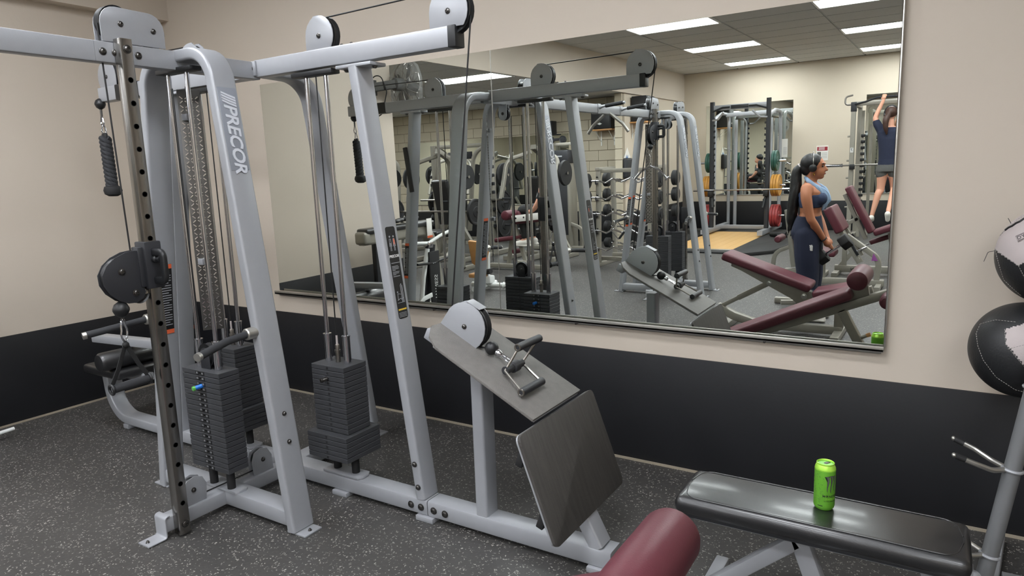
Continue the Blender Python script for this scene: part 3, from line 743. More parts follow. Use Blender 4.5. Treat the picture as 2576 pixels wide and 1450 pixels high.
# rope handle hanging from the left beam end
rx, ry = -4.325, 2.285
rt = thing('rope_handle', 'black braided pulldown rope hanging from the left beam end', 'rope handle', (rx, ry, 1.56))
zt = 2.075-1.56
obj('hang_cable', MB().cyl((rx-MX, ry-MY, 2.09), (-1.31-.09, 0, 2.23), .0035, 8), 'cable', near)
ball_stop(rt, (0, 0, zt), .03)
obj('ferrule', MB().cyl((0, 0, zt-.03), (0, 0, zt-.075), .007, 10), 'bolt', rt)
carabiner(rt, (0, 0, zt-.07), .06, .03); carabiner(rt, (.005, 0, zt-.122), .06, .026, (0, 1, 0))
obj('rope_clamp', MB().box((.005, 0, zt-.205), (.045, .02, .07), .008), 'black_plastic', rt)
for strand in range(3):
    m = MB(); pts = []
    for i in range(60):
        k = i/59; ph = strand*2*math.pi/3+k*2*math.pi*4.2; R_ = .0175
        pts.append(V((.006+R_*math.cos(ph)+.010*k, R_*math.sin(ph), zt-.2-k*.32)))
    m.sweep(pts, circ(.0185, 8), (.3, .9, .1)); obj('rope_strand', m, 'grip', rt)
obj('rope_end', MB().lathe([(.03, .03), (.046, .022), (.052, .0), (.046, -.022), (.026, -.034), (0, -.034)], (.018, 0, .0), (0.05, 0, 1), 18), 'rubber', rt)
# stirrup handle hanging from the near adjustable pulley
hx, hy, hz = near_clip
hx += MX; hy += MY
st = thing('stirrup_handle', 'single black stirrup handle on webbing hanging from the adjustable pulley', 'handle', (hx, hy, .755))
z0 = hz-.755
obj('hang_cable', MB().cyl((near_clip[0], near_clip[1], near_clip[2]-.01), (near_clip[0], near_clip[1]+.02, near_clip[2]+.12), .0035, 8), 'cable', near)
ball_stop(st, (0, 0, z0-.005), .032)
obj('ferrule', MB().cyl((0, 0, z0-.03), (0, 0, z0-.05), .006, 10), 'bolt', st)
carabiner(st, (0, 0, z0-.045), .095, .05, (.55, -.83, 0))
obj('web_knot', MB().ball((0, 0, z0-.155), .014, 10), 'rubber', st)
gripA = V((-.004, -.078, .0)); gripB = V((.004, .078, .008))
for e in (gripA, gripB):
    obj('web_strap', MB().sweep([V((0, 0, z0-.15)), V((0, 0, z0-.15)).lerp(e, .55)+V((0, 0, -.005)), e+V((0, 0, .01))], rr(.020, .003, .001), (1, .2, 0)), 'rubber', st)
gd = (gripB-gripA).normalized()
obj('handle_grip', MB().lathe([(.012, 0), (.018, .004), (.0175, .03), (.0195, .075), (.0175, .125), (.018, .155), (.012, .16)], gripA+gd*.006, gd, 18), 'grip', st)
for e in (gripA, gripB): obj('grip_ring', MB().torus(e, gd, .02, .006, 18, 8), 'black_plastic', st)
# V bar row handle lying on the board
up = bn; lat = V((0, 1, 0))
vb = thing('row_handle', 'worn black double-grip row handle lying on the slanted board', 'handle', (MX+1.45, MY-.02, .80))
O = V((MX+1.45, MY-.02, .80))
def onb(u, v, h): return V((MX, MY, 0))+p0+bd*u+lat*v+up*(h+.007)-O
hub0, hub1 = onb(.395, -.085, .03), onb(.395, .045, .03)
obj('swivel_hub', MB().cyl(hub0, hub1, .017, 14).lathe([(.017, 0), (.024, .004), (.024, .04), (.017, .044)], hub0.lerp(hub1, .4), hub1-hub0, 14), 'black_paint', vb)
ga0, ga1 = onb(.515, -.135, .022), onb(.515, .035, .022)
gb0, gb1 = onb(.385, -.04, .125), onb(.385, .14, .125)
for a, b in ((ga0, ga1), (gb0, gb1)):
    d = (b-a).normalized(); obj('hand_grip', MB().lathe([(.012, 0), (.0165, .002), (.0165, (b-a).length-.002), (.012, (b-a).length)], a, d, 16), 'black_paint', vb)
    obj('grip_end', MB().torus(a, d, .0125, .004, 14, 6), 'steel', vb)
    for q, hq in ((.06, hub0), (.94, hub1)): obj('handle_arm', MB().cyl(a.lerp(b, q), hq, .0055, 10), 'steel', vb)
bl = onb(.262, .0, .03); ball = thing('cable_stop', 'black rubber cable ball with chrome clip on the slanted board', 'cable end', O+bl)
obj('cable_ball', MB().ball((0, 0, 0), .03, 18, 1, 1, .95), 'black_plastic', ball)
obj('clip_collar', MB().lathe([(.012, 0), (.014, .006), (.014, .022), (.009, .03)], bd*.024, bd, 12), 'chrome', ball)
carabiner(ball, bd*.045, .085, .026, lat, .004, bd)
obj('row_cable', MB().cyl(V((1.226, 0, .945))+V((.04, 0, -.09)), (O+bl)-V((MX, MY, 0)), .0035, 8), 'cable', near)
# weight selector pins
def pin(label, loc, d, colour, tip, length=.05):
    t = thing('weight_pin', label, 'pin', loc); d = V(d)
    obj('pin_grip', MB().lathe([(.006, 0), (.011, .004), (.0105, length-.008), (.009, length)], (0, 0, 0), d, 14), colour, t)
    obj('pin_cap', MB().lathe([(.009, length), (.0115, length+.001), (.0115, length+.012), (.006, length+.015)], (0, 0, 0), d, 14), tip, t)
    obj('pin_shaft', MB().cyl(-d*.02, d*.004, .0045, 10), 'chrome', t)
pin('blue weight pin with green end in the front stack', (MX, MY-.385-.066, .705-.026*2.5), V((-.25, -.95, -.12)).normalized(), 'pin_blue', 'pin_green')
pin('round blue weight pin in the back of the row station stack', (MX+.415, MY+.005+.08, .685-.0262*2.5), V((0, 1, 0)), 'pin_blue', 'pin_blue', .026)
pin('thin steel weight pin tip in front of the row stack', (MX+.415, MY+.005-.079, .685-.0262*2.5), V((-.3, -.95, -.1)).normalized(), 'bolt', 'bolt', .025)
# V bar on the far tower
fc = V((-2.91, -1.43, 0))+far_clip
vt = thing('triceps_bar', 'chrome V-shaped press-down bar hanging from the far cable tower', 'handle', fc-V((0, 0, .42)))
ball_stop(vt, (0, 0, .41), .03)
carabiner(vt, (0, 0, .375), .07, .03); obj('link_chain', MB().cyl((0, 0, .31), (0, 0, .235), .004, 8), 'chrome', vt)
obj('eye_ring', MB().torus((0, 0, .222), (0, 1, 0), .013, .004, 14, 6), 'chrome', vt)
for k in (-1, 1):
    obj('bar_arm', MB().sweep([(0, 0, .2), (k*.10, 0, .155), (k*.19, 0, .06)], circ(.013, 12), (0, 1, 0)), 'chrome', vt)
    e = V((k*.19, 0, .06)); d = (V((k*.19, 0, .06))-V((k*.10, 0, .155))).normalized()
    obj('bar_flange', MB().lathe([(.013, -.004), (.032, 0), (.032, .006), (.013, .01)], e, d, 18), 'chrome', vt)
dh = thing('d_handle', 'open chrome D handle resting on the far tower grip', 'handle', (-3.30, -.85, .80))
pts = [V((0, 0, .11)), V((.10, .02, .0)), V((.02, .02, -.10)), V((-.09, 0, .01))]
obj('handle_frame', MB().sweep(fillet(pts+[pts[0]], .008, 3), circ(.006, 8), (0, 1, 0)), 'chrome', dh)
obj('handle_grip', MB().cyl(pts[1].lerp(pts[2], .1), pts[1].lerp(pts[2], .9), .014, 12), 'grip', dh)
# ================================================================ BENCH, CAN, MEDICINE BALLS
def pad(c, size, r=.03, rot=None, seg=4): return MB().box(c, size, r, rot, seg)
bn_ = thing('flat_bench', 'long flat bench with black vinyl pad, green can standing on it', 'bench', (-.305, 2.33, 0))
obj('seat_pad', pad((0, 0, .405), (.885, .27, .068), .03), 'black_vinyl', bn_)
for s in (-1, 1):
    loop = [(x, s*.108, .4405) for x in (-.40, .40)]
    obj('pad_piping', MB().sweep(fillet([(-.42, s*.02, .4385), (-.40, s*.118, .4385), (.40, s*.118, .4385), (.42, s*.02, .4385)], .05, 5), circ(.0022, 6), (0, 0, 1)), 'black_vinyl', bn_)
obj('pad_board', MB().box((0, 0, .364), (.84, .22, .014), .003), 'black_paint', bn_)
obj('frame_rail', MB().bar((-.40, 0, .332), (.45, 0, .332), .05, .05, (0, 0, 1), .006), 'silver', bn_)
for x, k in ((-.02, 1), (.36, 1)):
    obj('leg', MB().bar((x-.02, 0, .32), (x+.08*k, -.0, .05), .06, .05, (0, 1, 0), .006), 'silver', bn_)
for x in (.06, .44): obj('foot_bar', MB().bar((x, -.22, .03), (x, .22, .03), .05, .05, (0, 0, 1), .006), 'silver', bn_)
obj('leg', MB().bar((-.05, 0, .31), (-.34, 0, .05), .05, .05, (0, 1, 0), .006), 'silver', bn_)
obj('foot_bar', MB().bar((-.35, -.20, .03), (-.35, .20, .03), .05, .05, (0, 0, 1), .006), 'silver', bn_)
# energy drink can
can = thing('drink_can', 'open green energy drink can standing on the black bench', 'can', (-.278, 2.352, .4395))
R0 = .0328
obj('can_body', MB().lathe([(.020, .004), (.024, 0), (.0265, .0005), (.0315, .008), (R0, .014), (R0, .140), (.0315, .1455), (.0285, .153), (.0268, .1565)], n=36), 'can_green', can)
obj('can_rim', MB().lathe([(.0268, .1555), (.0278, .1575), (.0278, .160), (.0262, .161), (.0250, .1595), (.0245, .154), (.0, .154)], n=36), 'can_lime', can)
obj('can_neck', MB().lathe([(R0+.0002, .1385), (.0318, .1456), (.0288, .1532), (.0272, .1562)], n=36), 'can_lime', can)
def wrap(me, ang, z, r=R0+.0004, flip=False):
    for v in me.vertices:
        a = ang+v.co.x/R0; rr2 = r+v.co.z; zz = z+v.co.y
        if zz > .140: rr2 = r+v.co.z-(zz-.140)*.62
        v.co = (rr2*math.cos(a), rr2*math.sin(a), zz)
    me.update(); return me
ANG = math.radians(-46)
def claw(x, top, bottom, w, seed):
    rnd = random.Random(seed); L = []; Rr = []
    n = 11
    for i in range(n):
        k = i/(n-1); zz = top+(bottom-top)*k; ww = w*(1-k)**.8*.5+.0002
        L.append((x-ww+rnd.uniform(-.0006, .0006)+.0015*math.sin(6*k), zz)); Rr.append((x+ww+rnd.uniform(-.0006, .0006)+.0015*math.sin(6*k), zz))
    return Rr[::-1]+[(x+w*.8, top+.002), (x+w*.2, top+.004), (x-w*.5, top+.003), (x-w*1.3, top+.002)]+L
for grow, matn, dz in ((.0013, 'can_ink', 0), (0, 'can_claw', .0004)):
    for q, (x, tp, bt, w, sd) in enumerate(((-.0115, .119, .070, .0056, 3), (.0, .121, .066, .0056, 5), (.0115, .120, .072, .0056, 8))):
        m = MB(); poly = claw(x, tp+grow*.4, bt-grow*2, w+grow*2, sd)
        vs = [m.b.verts.new((u, v, dz)) for u, v in poly]
        f = m.b.faces.new(vs); bmesh.ops.triangulate(m.b, faces=[f])
        me = m.mesh('claw_mark', 0); wrap(me, ANG, 0); obj('claw_mark', me, matn, can)
def can_text(s, size, z, matn, off=0, **k):
    me = text_mesh(s, size, .0001, **k); wrap(me, ANG+off, z, R0+.0006); obj('can_lettering', me, matn, can)
can_text('M\u03a6NSTER', .0105, .053, 'can_ink', spacing=1.15, offset=.00015)
can_text('ENERGY', .0062, .044, 'can_lime', spacing=1.6)
can_text('ULTRA PARADISE', .0048, .036, 'can_ink', spacing=1.2, offset=.0001)
can_text('ZERO + ZERO SUGAR', .0046, .145, 'can_ink', -.35, spacing=1.3)
can_text('MONSTER', .0034, .018, 'can_ink', -1.0, offset=.0003)
rnd = random.Random(4); m = MB()
for i in range(60):
    a = ANG-.75-rnd.random()*1.6; z = .03+rnd.random()*.1; l = rnd.uniform(.002, .006); t = rnd.uniform(-.8, .2)
    p = [V(((R0+.0003)*math.cos(a+u*math.cos(t)/R0), (R0+.0003)*math.sin(a+u*math.cos(t)/R0), z+u*math.sin(t))) for u in (-l/2, 0, l/2)]
    m.sweep(p, circ(.0003, 4), (0, 0, 1))
tag(obj('leaf_scribbles', m, 'can_ink', can), kind='stuff')
tabp = V((.004, .006, .1565))
obj('pull_tab', MB().prism(rr(.013, .024, .005, 3), tabp, V((.85, -.5, 0)), V((.5, .85, 0)), .0012, .0003), 'can_ink', can)
obj('can_opening', MB().prism(circ(.0085, 16, .0105), (.012, -.008, .1546), V((.85, -.5, 0)), V((.5, .85, 0)), .0008), 'label_black', can)
# medicine balls: black and pale stitched panels
def med_ball(label, c, r, light, seams):
    t = thing('medicine_ball', label, 'medicine ball', (c[0], c[1], c[2]-r)); c = V(c)
    tw_ = (V((0, 0, 1.585))-c).normalized(); rt_ = V((.8477, .5293, -.0343)); rt_ = (rt_-tw_*rt_.dot(tw_)).normalized(); up_ = tw_.cross(rt_)
    bmx = bmesh.new(); bmesh.ops.create_uvsphere(bmx, u_segments=160, v_segments=100, radius=r)
    for f in bmx.faces:
        d = f.calc_center_median().normalized(); f.material_index = 1 if light(d.dot(rt_), d.dot(up_), d.dot(tw_)) else 0; f.smooth = True
    me = bpy.data.meshes.new('ball_cover'); bmx.to_mesh(me); bmx.free(); me.materials.append(MATS['ball_black']); me.materials.append(MATS['ball_grey'])
    obj('ball_cover', me, None, t, (0, 0, r))
    m = MB()
    for ln in seams:
        for (a0, b0), (a1, b1) in zip(ln, ln[1:]):
            k = max(1, int(math.hypot(a1-a0, b1-b0)/.045))
            for q in range(k):
                p = []
                for w in (q/k, (q+.62)/k):
                    a, b = a0+(a1-a0)*w, b0+(b1-b0)*w; d = rt_*a+up_*b+tw_*math.sqrt(max(0, 1-a*a-b*b)); p.append(d*(r+.0006)+V((0, 0, r)))
                if (p[1]-p[0]).length > 1e-4: m.cyl(p[0], p[1], .0010, 5)
    tag(obj('seam_stitches', m.mesh('seam_stitches', 0), 'stitch', t), kind='stuff')
    return t, rt_, up_, tw_
Rb = .178
def light_low(a, b, c): return (c > 0 and a > -.29+max(0, .12-b)*.62 and -.62 < b < .42+.35*(a+.29) and a < .5) or (c < 0 and abs(a) < .4 and abs(b) < .5)
def light_up(a, b, c): return (c > -.2 and b > -.2+.75*abs(a+.55) and b < .93) if a < .1 else (c > -.2 and b > .30 and b < .9)
med_ball('lower medicine ball on the stand, black with pale central panel', (.292, 3.09, .868), Rb, light_low, [[(-.72, .55), (-.80, .35), (-.78, .1), (-.70, -.2), (-.5, -.55), (-.2, -.80), (.2, -.92)], [(-.72, .55), (-.45, .62), (-.1, .56)], [(-.30, .42), (-.30, .12), (-.16, -.12), (.04, -.42)], [(-.27, .02), (.1, .14), (.4, .24)]])
ub, rt_, up_, tw_ = med_ball('upper medicine ball on the stand, black with pale torn top panel', (.352, 3.09, 1.224), Rb, light_up, [[(-.97, .14), (-.55, -.2), (-.2, .06), (.1, .3)], [(-.55, -.2), (-.42, -.5), (-.2, -.8)], [(-.9, .42), (-.6, .74), (-.3, .92)], [(-.97, .14), (-.8, -.5), (-.5, -.82)]])
up_c = V((0, 0, Rb)); tn = (rt_*-.36+up_*.46+tw_*.81).normalized(); tx_ = rt_+up_*.42; tx_ = (tx_-tn*tx_.dot(tn)).normalized(); ty_ = tn.cross(tx_)
bx_ = obj('name_patch', MB().prism(rr(.10, .026, .002), up_c+tn*(Rb-.003), tx_, ty_, .004), 'ball_grey', ub)
m = MB(); w_ = lambda q: up_c+tn*(Rb+.0002)+tx_*q[0]+ty_*q[1]
m.sweep([w_(q) for q in ((-.048, -.011), (.048, -.011), (.048, .011), (-.048, .011))], circ(.0009, 5), tn, closed=True)
obj('patch_border', m, 'label_black', bx_)
put_text('DYNAMAX', .019, up_c+tn*(Rb+.0002), tx_, ty_, 'label_black', bx_, 'patch_lettering', depth=.0003)
def on_ball(a, b, h=0): return up_c+(rt_*a+up_*b+tw_*math.sqrt(max(0, 1-a*a-b*b)))*(Rb+h)
obj('loose_thread', MB().tube([on_ball(-.985, .1), on_ball(-.985, .1)-rt_*.02-up_*.004, on_ball(-.985, .1)-rt_*.032-up_*.04], .0010, 6, .01), 'label_black', ub)
obj('loose_thread', MB().tube([on_ball(-.72, .66), on_ball(-.74, .66)+up_*.02-rt_*.006], .0010, 6), 'label_black', ub)
obj('torn_seam', MB().sweep([on_ball(-.80+.06*i, .52+.04*i+.012*(i % 2), .001) for i in range(9)], circ(.0045, 6), tw_), 'label_black', ub)
# stand pole with prongs
bs = thing('ball_stand', 'grey tubular medicine ball stand with forked prongs by the wall', 'stand', (.21, 2.80, 0))
pa, pb = V((-.005, 0, .06)), V((.185, .05, 1.5))
obj('pole', MB().cyl(pa, pb, .027, 24), 'pole_grey', bs)
obj('base_bar', MB().bar((.0, -.1, .03), (.06, .45, .03), .06, .05, (0, 0, 1), .01), 'silver', bs)
obj('base_bar', MB().bar((.06, .1, .03), (.5, .1, .03), .06, .05, (0, 0, 1), .01), 'silver', bs)
obj('base_knob', MB().ball((-.035, -.02, .075), .032, 16), 'silver', bs)
def at_z(z): return pa.lerp(pb, (z-pa.z)/(pb.z-pa.z))
for z, zz in ((.50, .05), (.17, .05), (.80, .02), (1.13, .02)):
    b0 = at_z(z)
    for s, l in ((-1, 1.0), (1, 1.0)) if z < .6 else ((.5, 1), (1.3, 1)):
        if z < .6: pr = [b0+V((-.02, s*.01, 0)), b0+V((-.06, s*.05, .005)), b0+V((-.11, s*.075, .028)), b0+V((-.17, s*.085, .05))]
        else: pr = [b0+V((.0, .01, 0)), b0+V((.01+s*.05, .06, .0)), b0+V((.02+s*.11, .15, .0)), b0+V((.02+s*.12, .26, .03))]
        po = obj('prong', MB().tube(fillet(pr, .06, 4), .0095, 10), 'aluminium', bs)
        e = pr[-1]; d = (pr[-1]-pr[-2]).normalized()
        obj('prong_cap', MB().cyl(e-d*.03, e+d*.002, .0112, 12), 'rubber', po)
        obj('prong_tip', MB().ball(e+d*.006, .0085, 10), 'aluminium', po)
    obj('prong_collar', MB().torus(b0, pb-pa, .029, .006, 20, 8), 'silver', bs)
# ================================================================ MAROON BENCHES (seen in the mirror)
def ry(a): return Matrix.Rotation(a, 3, 'Y')
def slab_pad(parent, a, b, y0, y1, t, material='maroon', name='pad', r=.024):
    """pad whose top centre line runs from a=(x,z) to b=(x,z)"""
    A, B = V((a[0], (y0+y1)/2, a[1])), V((b[0], (y0+y1)/2, b[1])); d = (B-A).normalized(); n = V((-d.z, 0, d.x)); n = n if n.z > 0 else -n
    c = (A+B)/2-n*t/2; ang = math.atan2(-d.z, d.x)
    o = obj(name, MB().box(c, ((B-A).length, y1-y0, t), r, ry(ang), 4), material, parent)
    for s in (y0+.02, y1-.02):
        p = [V((q.x, s, q.z))-n*.004+d*e for q, e in ((A, .02), (B, -.02))]
        obj('pad_piping', MB().cyl(p[0], p[1], .003, 6), material, o)
    return o
def roller(parent, c, y0, y1, r, material='maroon', name='roller_pad'):
    return obj(name, MB().lathe([(.02, y0), (r*.72, y0+.002), (r*.93, y0+.012), (r, y0+.03), (r*1.02, (y0+y1)/2), (r, y1-.03), (r*.93, y1-.012), (r*.72, y1-.002), (.02, y1)], (c[0], 0, c[1]), (0, 1, 0), 28), material, parent)
# decline bench right in front of the camera
A = thing('decline_bench', 'maroon decline bench nearest the camera, round roller pad at its raised end', 'bench', (-.95, 1.27, 0)); ox = .95
slab_pad(A, (-1.62+ox, .165), (-.545+ox, .665), -.14, .15, .075, name='back_pad')
obj('frame_rail', MB().bar((-1.65+ox, 0, .065), (-.25+ox, 0, .655), .06, .075, (0, 1, 0), .006), 'champagne', A)
roller(A, (-.49+ox, .735), -.21, .185, .07)
roller(A, (-.30+ox, .60), -.21, .20, .05)
obj('roller_bracket', MB().prism([(-.55+ox, .55), (-.42+ox, .60), (-.45+ox, .76), (-.52+ox, .76)], (0, 0, 0), (1, 0, 0), (0, 0, 1), .05, .004), 'champagne', A)
obj('support_leg', MB().bar((-.60+ox, 0, .49), (-.36+ox, 0, .03), .06, .075, (0, 1, 0), .006), 'champagne', A)
obj('foot_bar', MB().bar((-.355+ox, -.28, .03), (-.355+ox, .28, .03), .06, .06, (0, 0, 1), .006), 'champagne', A)
obj('foot_bar', MB().bar((-1.66+ox, -.22, .03), (-1.66+ox, .22, .03), .06, .06, (0, 0, 1), .006), 'champagne', A)
pg = obj('adjust_peg', MB().cyl((-.48+ox, 0, .285), (-.425+ox, 0, .315), .013, 12), 'champagne', A)
obj('peg_cap', MB().cyl((-.43+ox, 0, .313), (-.405+ox, 0, .325), .015, 12), 'wood_pad', pg)
# adjustable incline bench behind it
Bt = thing('incline_bench', 'maroon adjustable bench in front of the standing woman, tilted back pad', 'bench', (-1.25, .15, 0)); ox = 1.25
slab_pad(Bt, (-1.735+ox, .745), (-.965+ox, .475), -.15, .15, .075, name='back_pad')
slab_pad(Bt, (-.965+ox, .42), (-.55+ox, .52), -.14, .15, .07, name='seat_pad')
obj('back_frame', MB().prism([(-1.68+ox, .655), (-.98+ox, .40), (-.97+ox, .30), (-1.05+ox, .24), (-1.14+ox, .33), (-1.60+ox, .565), (-1.69+ox, .60)], (0, 0, 0), (1, 0, 0), (0, 0, 1), .07, .006), 'champagne', Bt)
for x, z in ((-1.34, .455), (-1.04, .355)): bolt(Bt, (x+ox, .036, z), (0, 1, 0), .02, material='aluminium')
obj('seat_frame', MB().bar((-1.0+ox, 0, .30), (-.50+ox, 0, .45), .06, .07, (0, 1, 0), .006), 'champagne', Bt)
obj('adjust_strut', MB().bar((-1.36+ox, 0, .45), (-1.62+ox, 0, .30), .05, .06, (0, 1, 0), .006), 'champagne', Bt)
obj('adjust_strut', MB().bar((-1.60+ox, 0, .312), (-1.80+ox, 0, .195), .038, .045, (0, 1, 0), .005), 'champagne', Bt)
obj('base_rail', MB().sweep(fillet([(-1.82+ox, 0, .20), (-1.66+ox, 0, .12), (-1.45+ox, 0, .062), (-.72+ox, 0, .062)], .15, 4), rr(.08, .075, .008), (0, 0, 1)), 'champagne', Bt)
for x, hh in ((-1.72, .10), (-.75, .22)):
    obj('foot_bar', MB().bar((x+ox, -.30, .035), (x+ox, .30, .035), .07, .06, (0, 0, 1), .006), 'champagne', Bt)
    for s in (-1, 1): obj('rubber_foot', MB().box((x+ox, s*.29, .012), (.08, .05, .024), .004), 'rubber', Bt)
obj('support_post', MB().bar((-.75+ox, 0, .09), (-.75+ox, 0, .36), .075, .07, (0, 1, 0), .006), 'champagne', Bt)
obj('support_post', MB().bar((-1.18+ox, 0, .08), (-1.02+ox, 0, .30), .06, .06, (0, 1, 0), .006), 'champagne', Bt)
# low step frame lying on the floor behind the incline bench
fsx = thing('floor_bracket', 'short grey tubular machine foot on the floor behind the tilted back pad', 'machine foot', (-1.36, -1.05, 0))
obj('foot_tube', MB().sweep(fillet([(-.2, -.10, .035), (.02, -.10, .035), (.22, .12, .035)], .12, 4), rr(.07, .06, .006), (0, 0, 1)), 'champagne', fsx)
obj('foot_tube', MB().bar((-.10, .1, .05), (.1, .02, .05), .05, .05, (0, 0, 1), .006), 'champagne', fsx)
# upright shoulder bench behind the woman
S = thing('shoulder_bench', 'upright maroon bench with narrow back pad behind the standing woman', 'bench', (-1.69, -2.98, 0)); ox = 1.60; S.scale = (1.04, 1.04, 1.04)
def vpad(parent, pts, y0, y1, name, t=.07, material='maroon'):
    A_, B_ = V((pts[0][0], 0, pts[0][1])), V((pts[1][0], 0, pts[1][1])); d = (B_-A_).normalized()
    return obj(name, MB().box((A_+B_)/2+V((0, (y0+y1)/2, 0)), ((B_-A_).length, y1-y0, t), .024, ry(math.atan2(-d.z, d.x)), 4), material, parent)
vpad(S, ((-1.66+ox, .86), (-1.56+ox, .44)), -.13, .13, 'back_pad')
vpad(S, ((-1.56+ox, .40), (-1.545+ox, .17)), -.12, .12, 'back_pad')
vpad(S, ((-1.50+ox, .36), (-1.22+ox, .33)), -.17, .17, 'seat_pad', .07)
obj('back_frame', MB().bar((-1.72+ox, 0, .85), (-1.62+ox, 0, .12), .06, .06, (0, 1, 0), .006), 'champagne', S)
roller(S, (-1.80+ox, .48), -.18, .14, .045)
obj('base_rail', MB().bar((-1.72+ox, 0, .06), (-1.26+ox, 0, .06), .08, .075, (0, 0, 1), .006), 'champagne', S)
obj('support_post', MB().bar((-1.32+ox, 0, .08), (-1.32+ox, 0, .30), .06, .06, (0, 1, 0), .006), 'champagne', S)
obj('curved_foot', MB().sweep(fillet([(-1.62+ox, 0, .40), (-1.86+ox, 0, .30), (-1.88+ox, 0, .03)], .16, 8), rr(.05, .05, .006), (0, 1, 0)), 'champagne', S)
for x in (-1.7, -1.27): obj('foot_bar', MB().bar((x+ox, -.25, .03), (x+ox, .25, .03), .06, .055, (0, 0, 1), .006), 'champagne', S)
# preacher curl bench in front of the woman
Pc = thing('preacher_bench', 'maroon preacher curl bench with slanted arm pad beside the standing woman', 'bench', (-1.0, -2.4, 0)); ox = 1.0
slab_pad(Pc, (-1.17+ox, .99), (-1.02+ox, .70), -.26, .26, .10, name='arm_pad')
obj('arm_frame', MB().bar((-1.21+ox, 0, .87), (-.86+ox, 0, .30), .07, .07, (0, 1, 0), .006), 'champagne', Pc)
for s in (-.2, .2):
    obj('rack_rail', MB().bar((-1.06+ox, s, .70), (-.86+ox, s, .36), .035, .045, (0, 1, 0), .004), 'champagne', Pc)
    obj('rack_grip', MB().bar((-.985+ox, s+.012, .62), (-.865+ox, s+.012, .415), .03, .05, (0, 1, 0), .006), 'black_plastic', Pc)
    obj('bar_cradle', MB().cyl((-.90+ox, s, .45), (-.78+ox, s, .51), .012, 10), 'chrome', Pc)
obj('support_post', MB().sweep(fillet([(-1.02+ox, 0, .62), (-.66+ox, 0, .35), (-.68+ox, 0, .06)], .16, 8), rr(.06, .075, .006), (0, 1, 0)), 'champagne', Pc)
obj('base_rail', MB().bar((-1.36+ox, 0, .06), (-.6+ox, 0, .06), .08, .075, (0, 0, 1), .006), 'champagne', Pc)
slab_pad(Pc, (-1.42+ox, .44), (-1.12+ox, .44), -.15, .15, .07, name='seat_pad')
obj('seat_post', MB().bar((-1.27+ox, 0, .08), (-1.27+ox, 0, .38), .06, .06, (0, 1, 0), .006), 'champagne', Pc)
for x in (-1.33, -.65): obj('foot_bar', MB().bar((x+ox, -.3, .03), (x+ox, .3, .03), .06, .055, (0, 0, 1), .006), 'champagne', Pc)
obj('warning_plate', MB().prism([(0, 0), (.07, 0), (.02, .09)], (-.74+ox, .04, .33), (1, 0, 0), (0, 0, 1), .004), 'purple', Pc)
# incline bench at the mirror's right edge
I = thing('incline_bench', 'maroon bench with steep back pad below the woman doing pull-ups', 'bench', (-.85, -3.3, 0)); ox = .85
vpad(I, ((-1.13+ox, 1.16), (-.83+ox, .57)), -.15, .15, 'back_pad', .075)
obj('back_frame', MB().bar((-1.17+ox, 0, 1.06), (-.90+ox, 0, .48), .05, .05, (0, 1, 0), .006), 'champagne', I)
vpad(I, ((-.80+ox, .56), (-.30+ox, .76)), -.15, .15, 'seat_pad', .075)
vpad(I, ((-.86+ox, .42), (-.40+ox, .60)), -.17, -.02, 'leg_pad', .06)
obj('adjust_strut', MB().bar((-.99+ox, 0, .75), (-1.16+ox, 0, .66), .05, .05, (0, 1, 0), .006), 'champagne', I)
obj('support_post', MB().bar((-1.14+ox, 0, .06), (-1.14+ox, 0, .72), .06, .06, (0, 1, 0), .006), 'champagne', I)
obj('support_post', MB().bar((-.52+ox, 0, .06), (-.62+ox, 0, .56), .06, .06, (0, 1, 0), .006), 'champagne', I)
obj('base_rail', MB().bar((-1.25+ox, 0, .08), (-.45+ox, 0, .08), .08, .09, (0, 0, 1), .006), 'champagne', I)
obj('base_brace', MB().bar((-1.2+ox, 0, .10), (-.95+ox, 0, .42), .05, .05, (0, 1, 0), .006), 'champagne', I)
for x in (-1.22, -.48): obj('foot_bar', MB().bar((x+ox, -.3, .03), (x+ox, .3, .03), .07, .055, (0, 0, 1), .006), 'champagne', I)
put_text('ICARIAN', .055, V((-.95+ox, .047, .08)), V((-1, 0, 0)), V((0, 0, 1)), 'label_black', I, 'printed_name', depth=.0005)
# ================================================================ PEOPLE
def limb(m, pts, rad, n=14):
    """tapered smooth limb through pts with radii; rounded ends"""
    pts = [V(p) for p in pts]; P = []; Rr = []
    for i in range(len(pts)-1):
        p0 = pts[max(0, i-1)]; p1, p2 = pts[i], pts[i+1]; p3 = pts[min(len(pts)-1, i+2)]
        for k in range(6):
            t = k/6; a = 2*p1; b = p2-p0; c = 2*p0-5*p1+4*p2-p3; d = -p0+3*p1-3*p2+p3
            P.append((a+b*t+c*t*t+d*t**3)*.5); s = t*t*(3-2*t); Rr.append(rad[i]*(1-s)+rad[i+1]*s)
    P.append(pts[-1]); Rr.append(rad[-1])
    m.sweep(P, circ(1, n), (.11, .23, .97) if abs((pts[-1]-pts[0]).normalized().z) < .8 else (.2, .97, .05), Rr)
    m.ball(pts[0], rad[0], n); m.ball(pts[-1], rad[-1], n)
def loft(m, rings, n=28, p=2.3):
    """rings: (x, y, z, half depth along x, half width along y)"""
    R = []
    for (x, y, z, a, b) in rings:
        ring = []
        for i in range(n):
            q = 2*math.pi*i/n; c, s = math.cos(q), math.sin(q)
            ring.append(m.b.verts.new((x+a*math.copysign(abs(c)**(2/p), c), y+b*math.copysign(abs(s)**(2/p), s), z)))
        R.append(ring)
    for A, B in zip(R, R[1:]):
        for i in range(n): m.b.faces.new((A[i], A[(i+1) % n], B[(i+1) % n], B[i]))
    m.b.faces.new(R[0][::-1]); m.b.faces.new(R[-1])
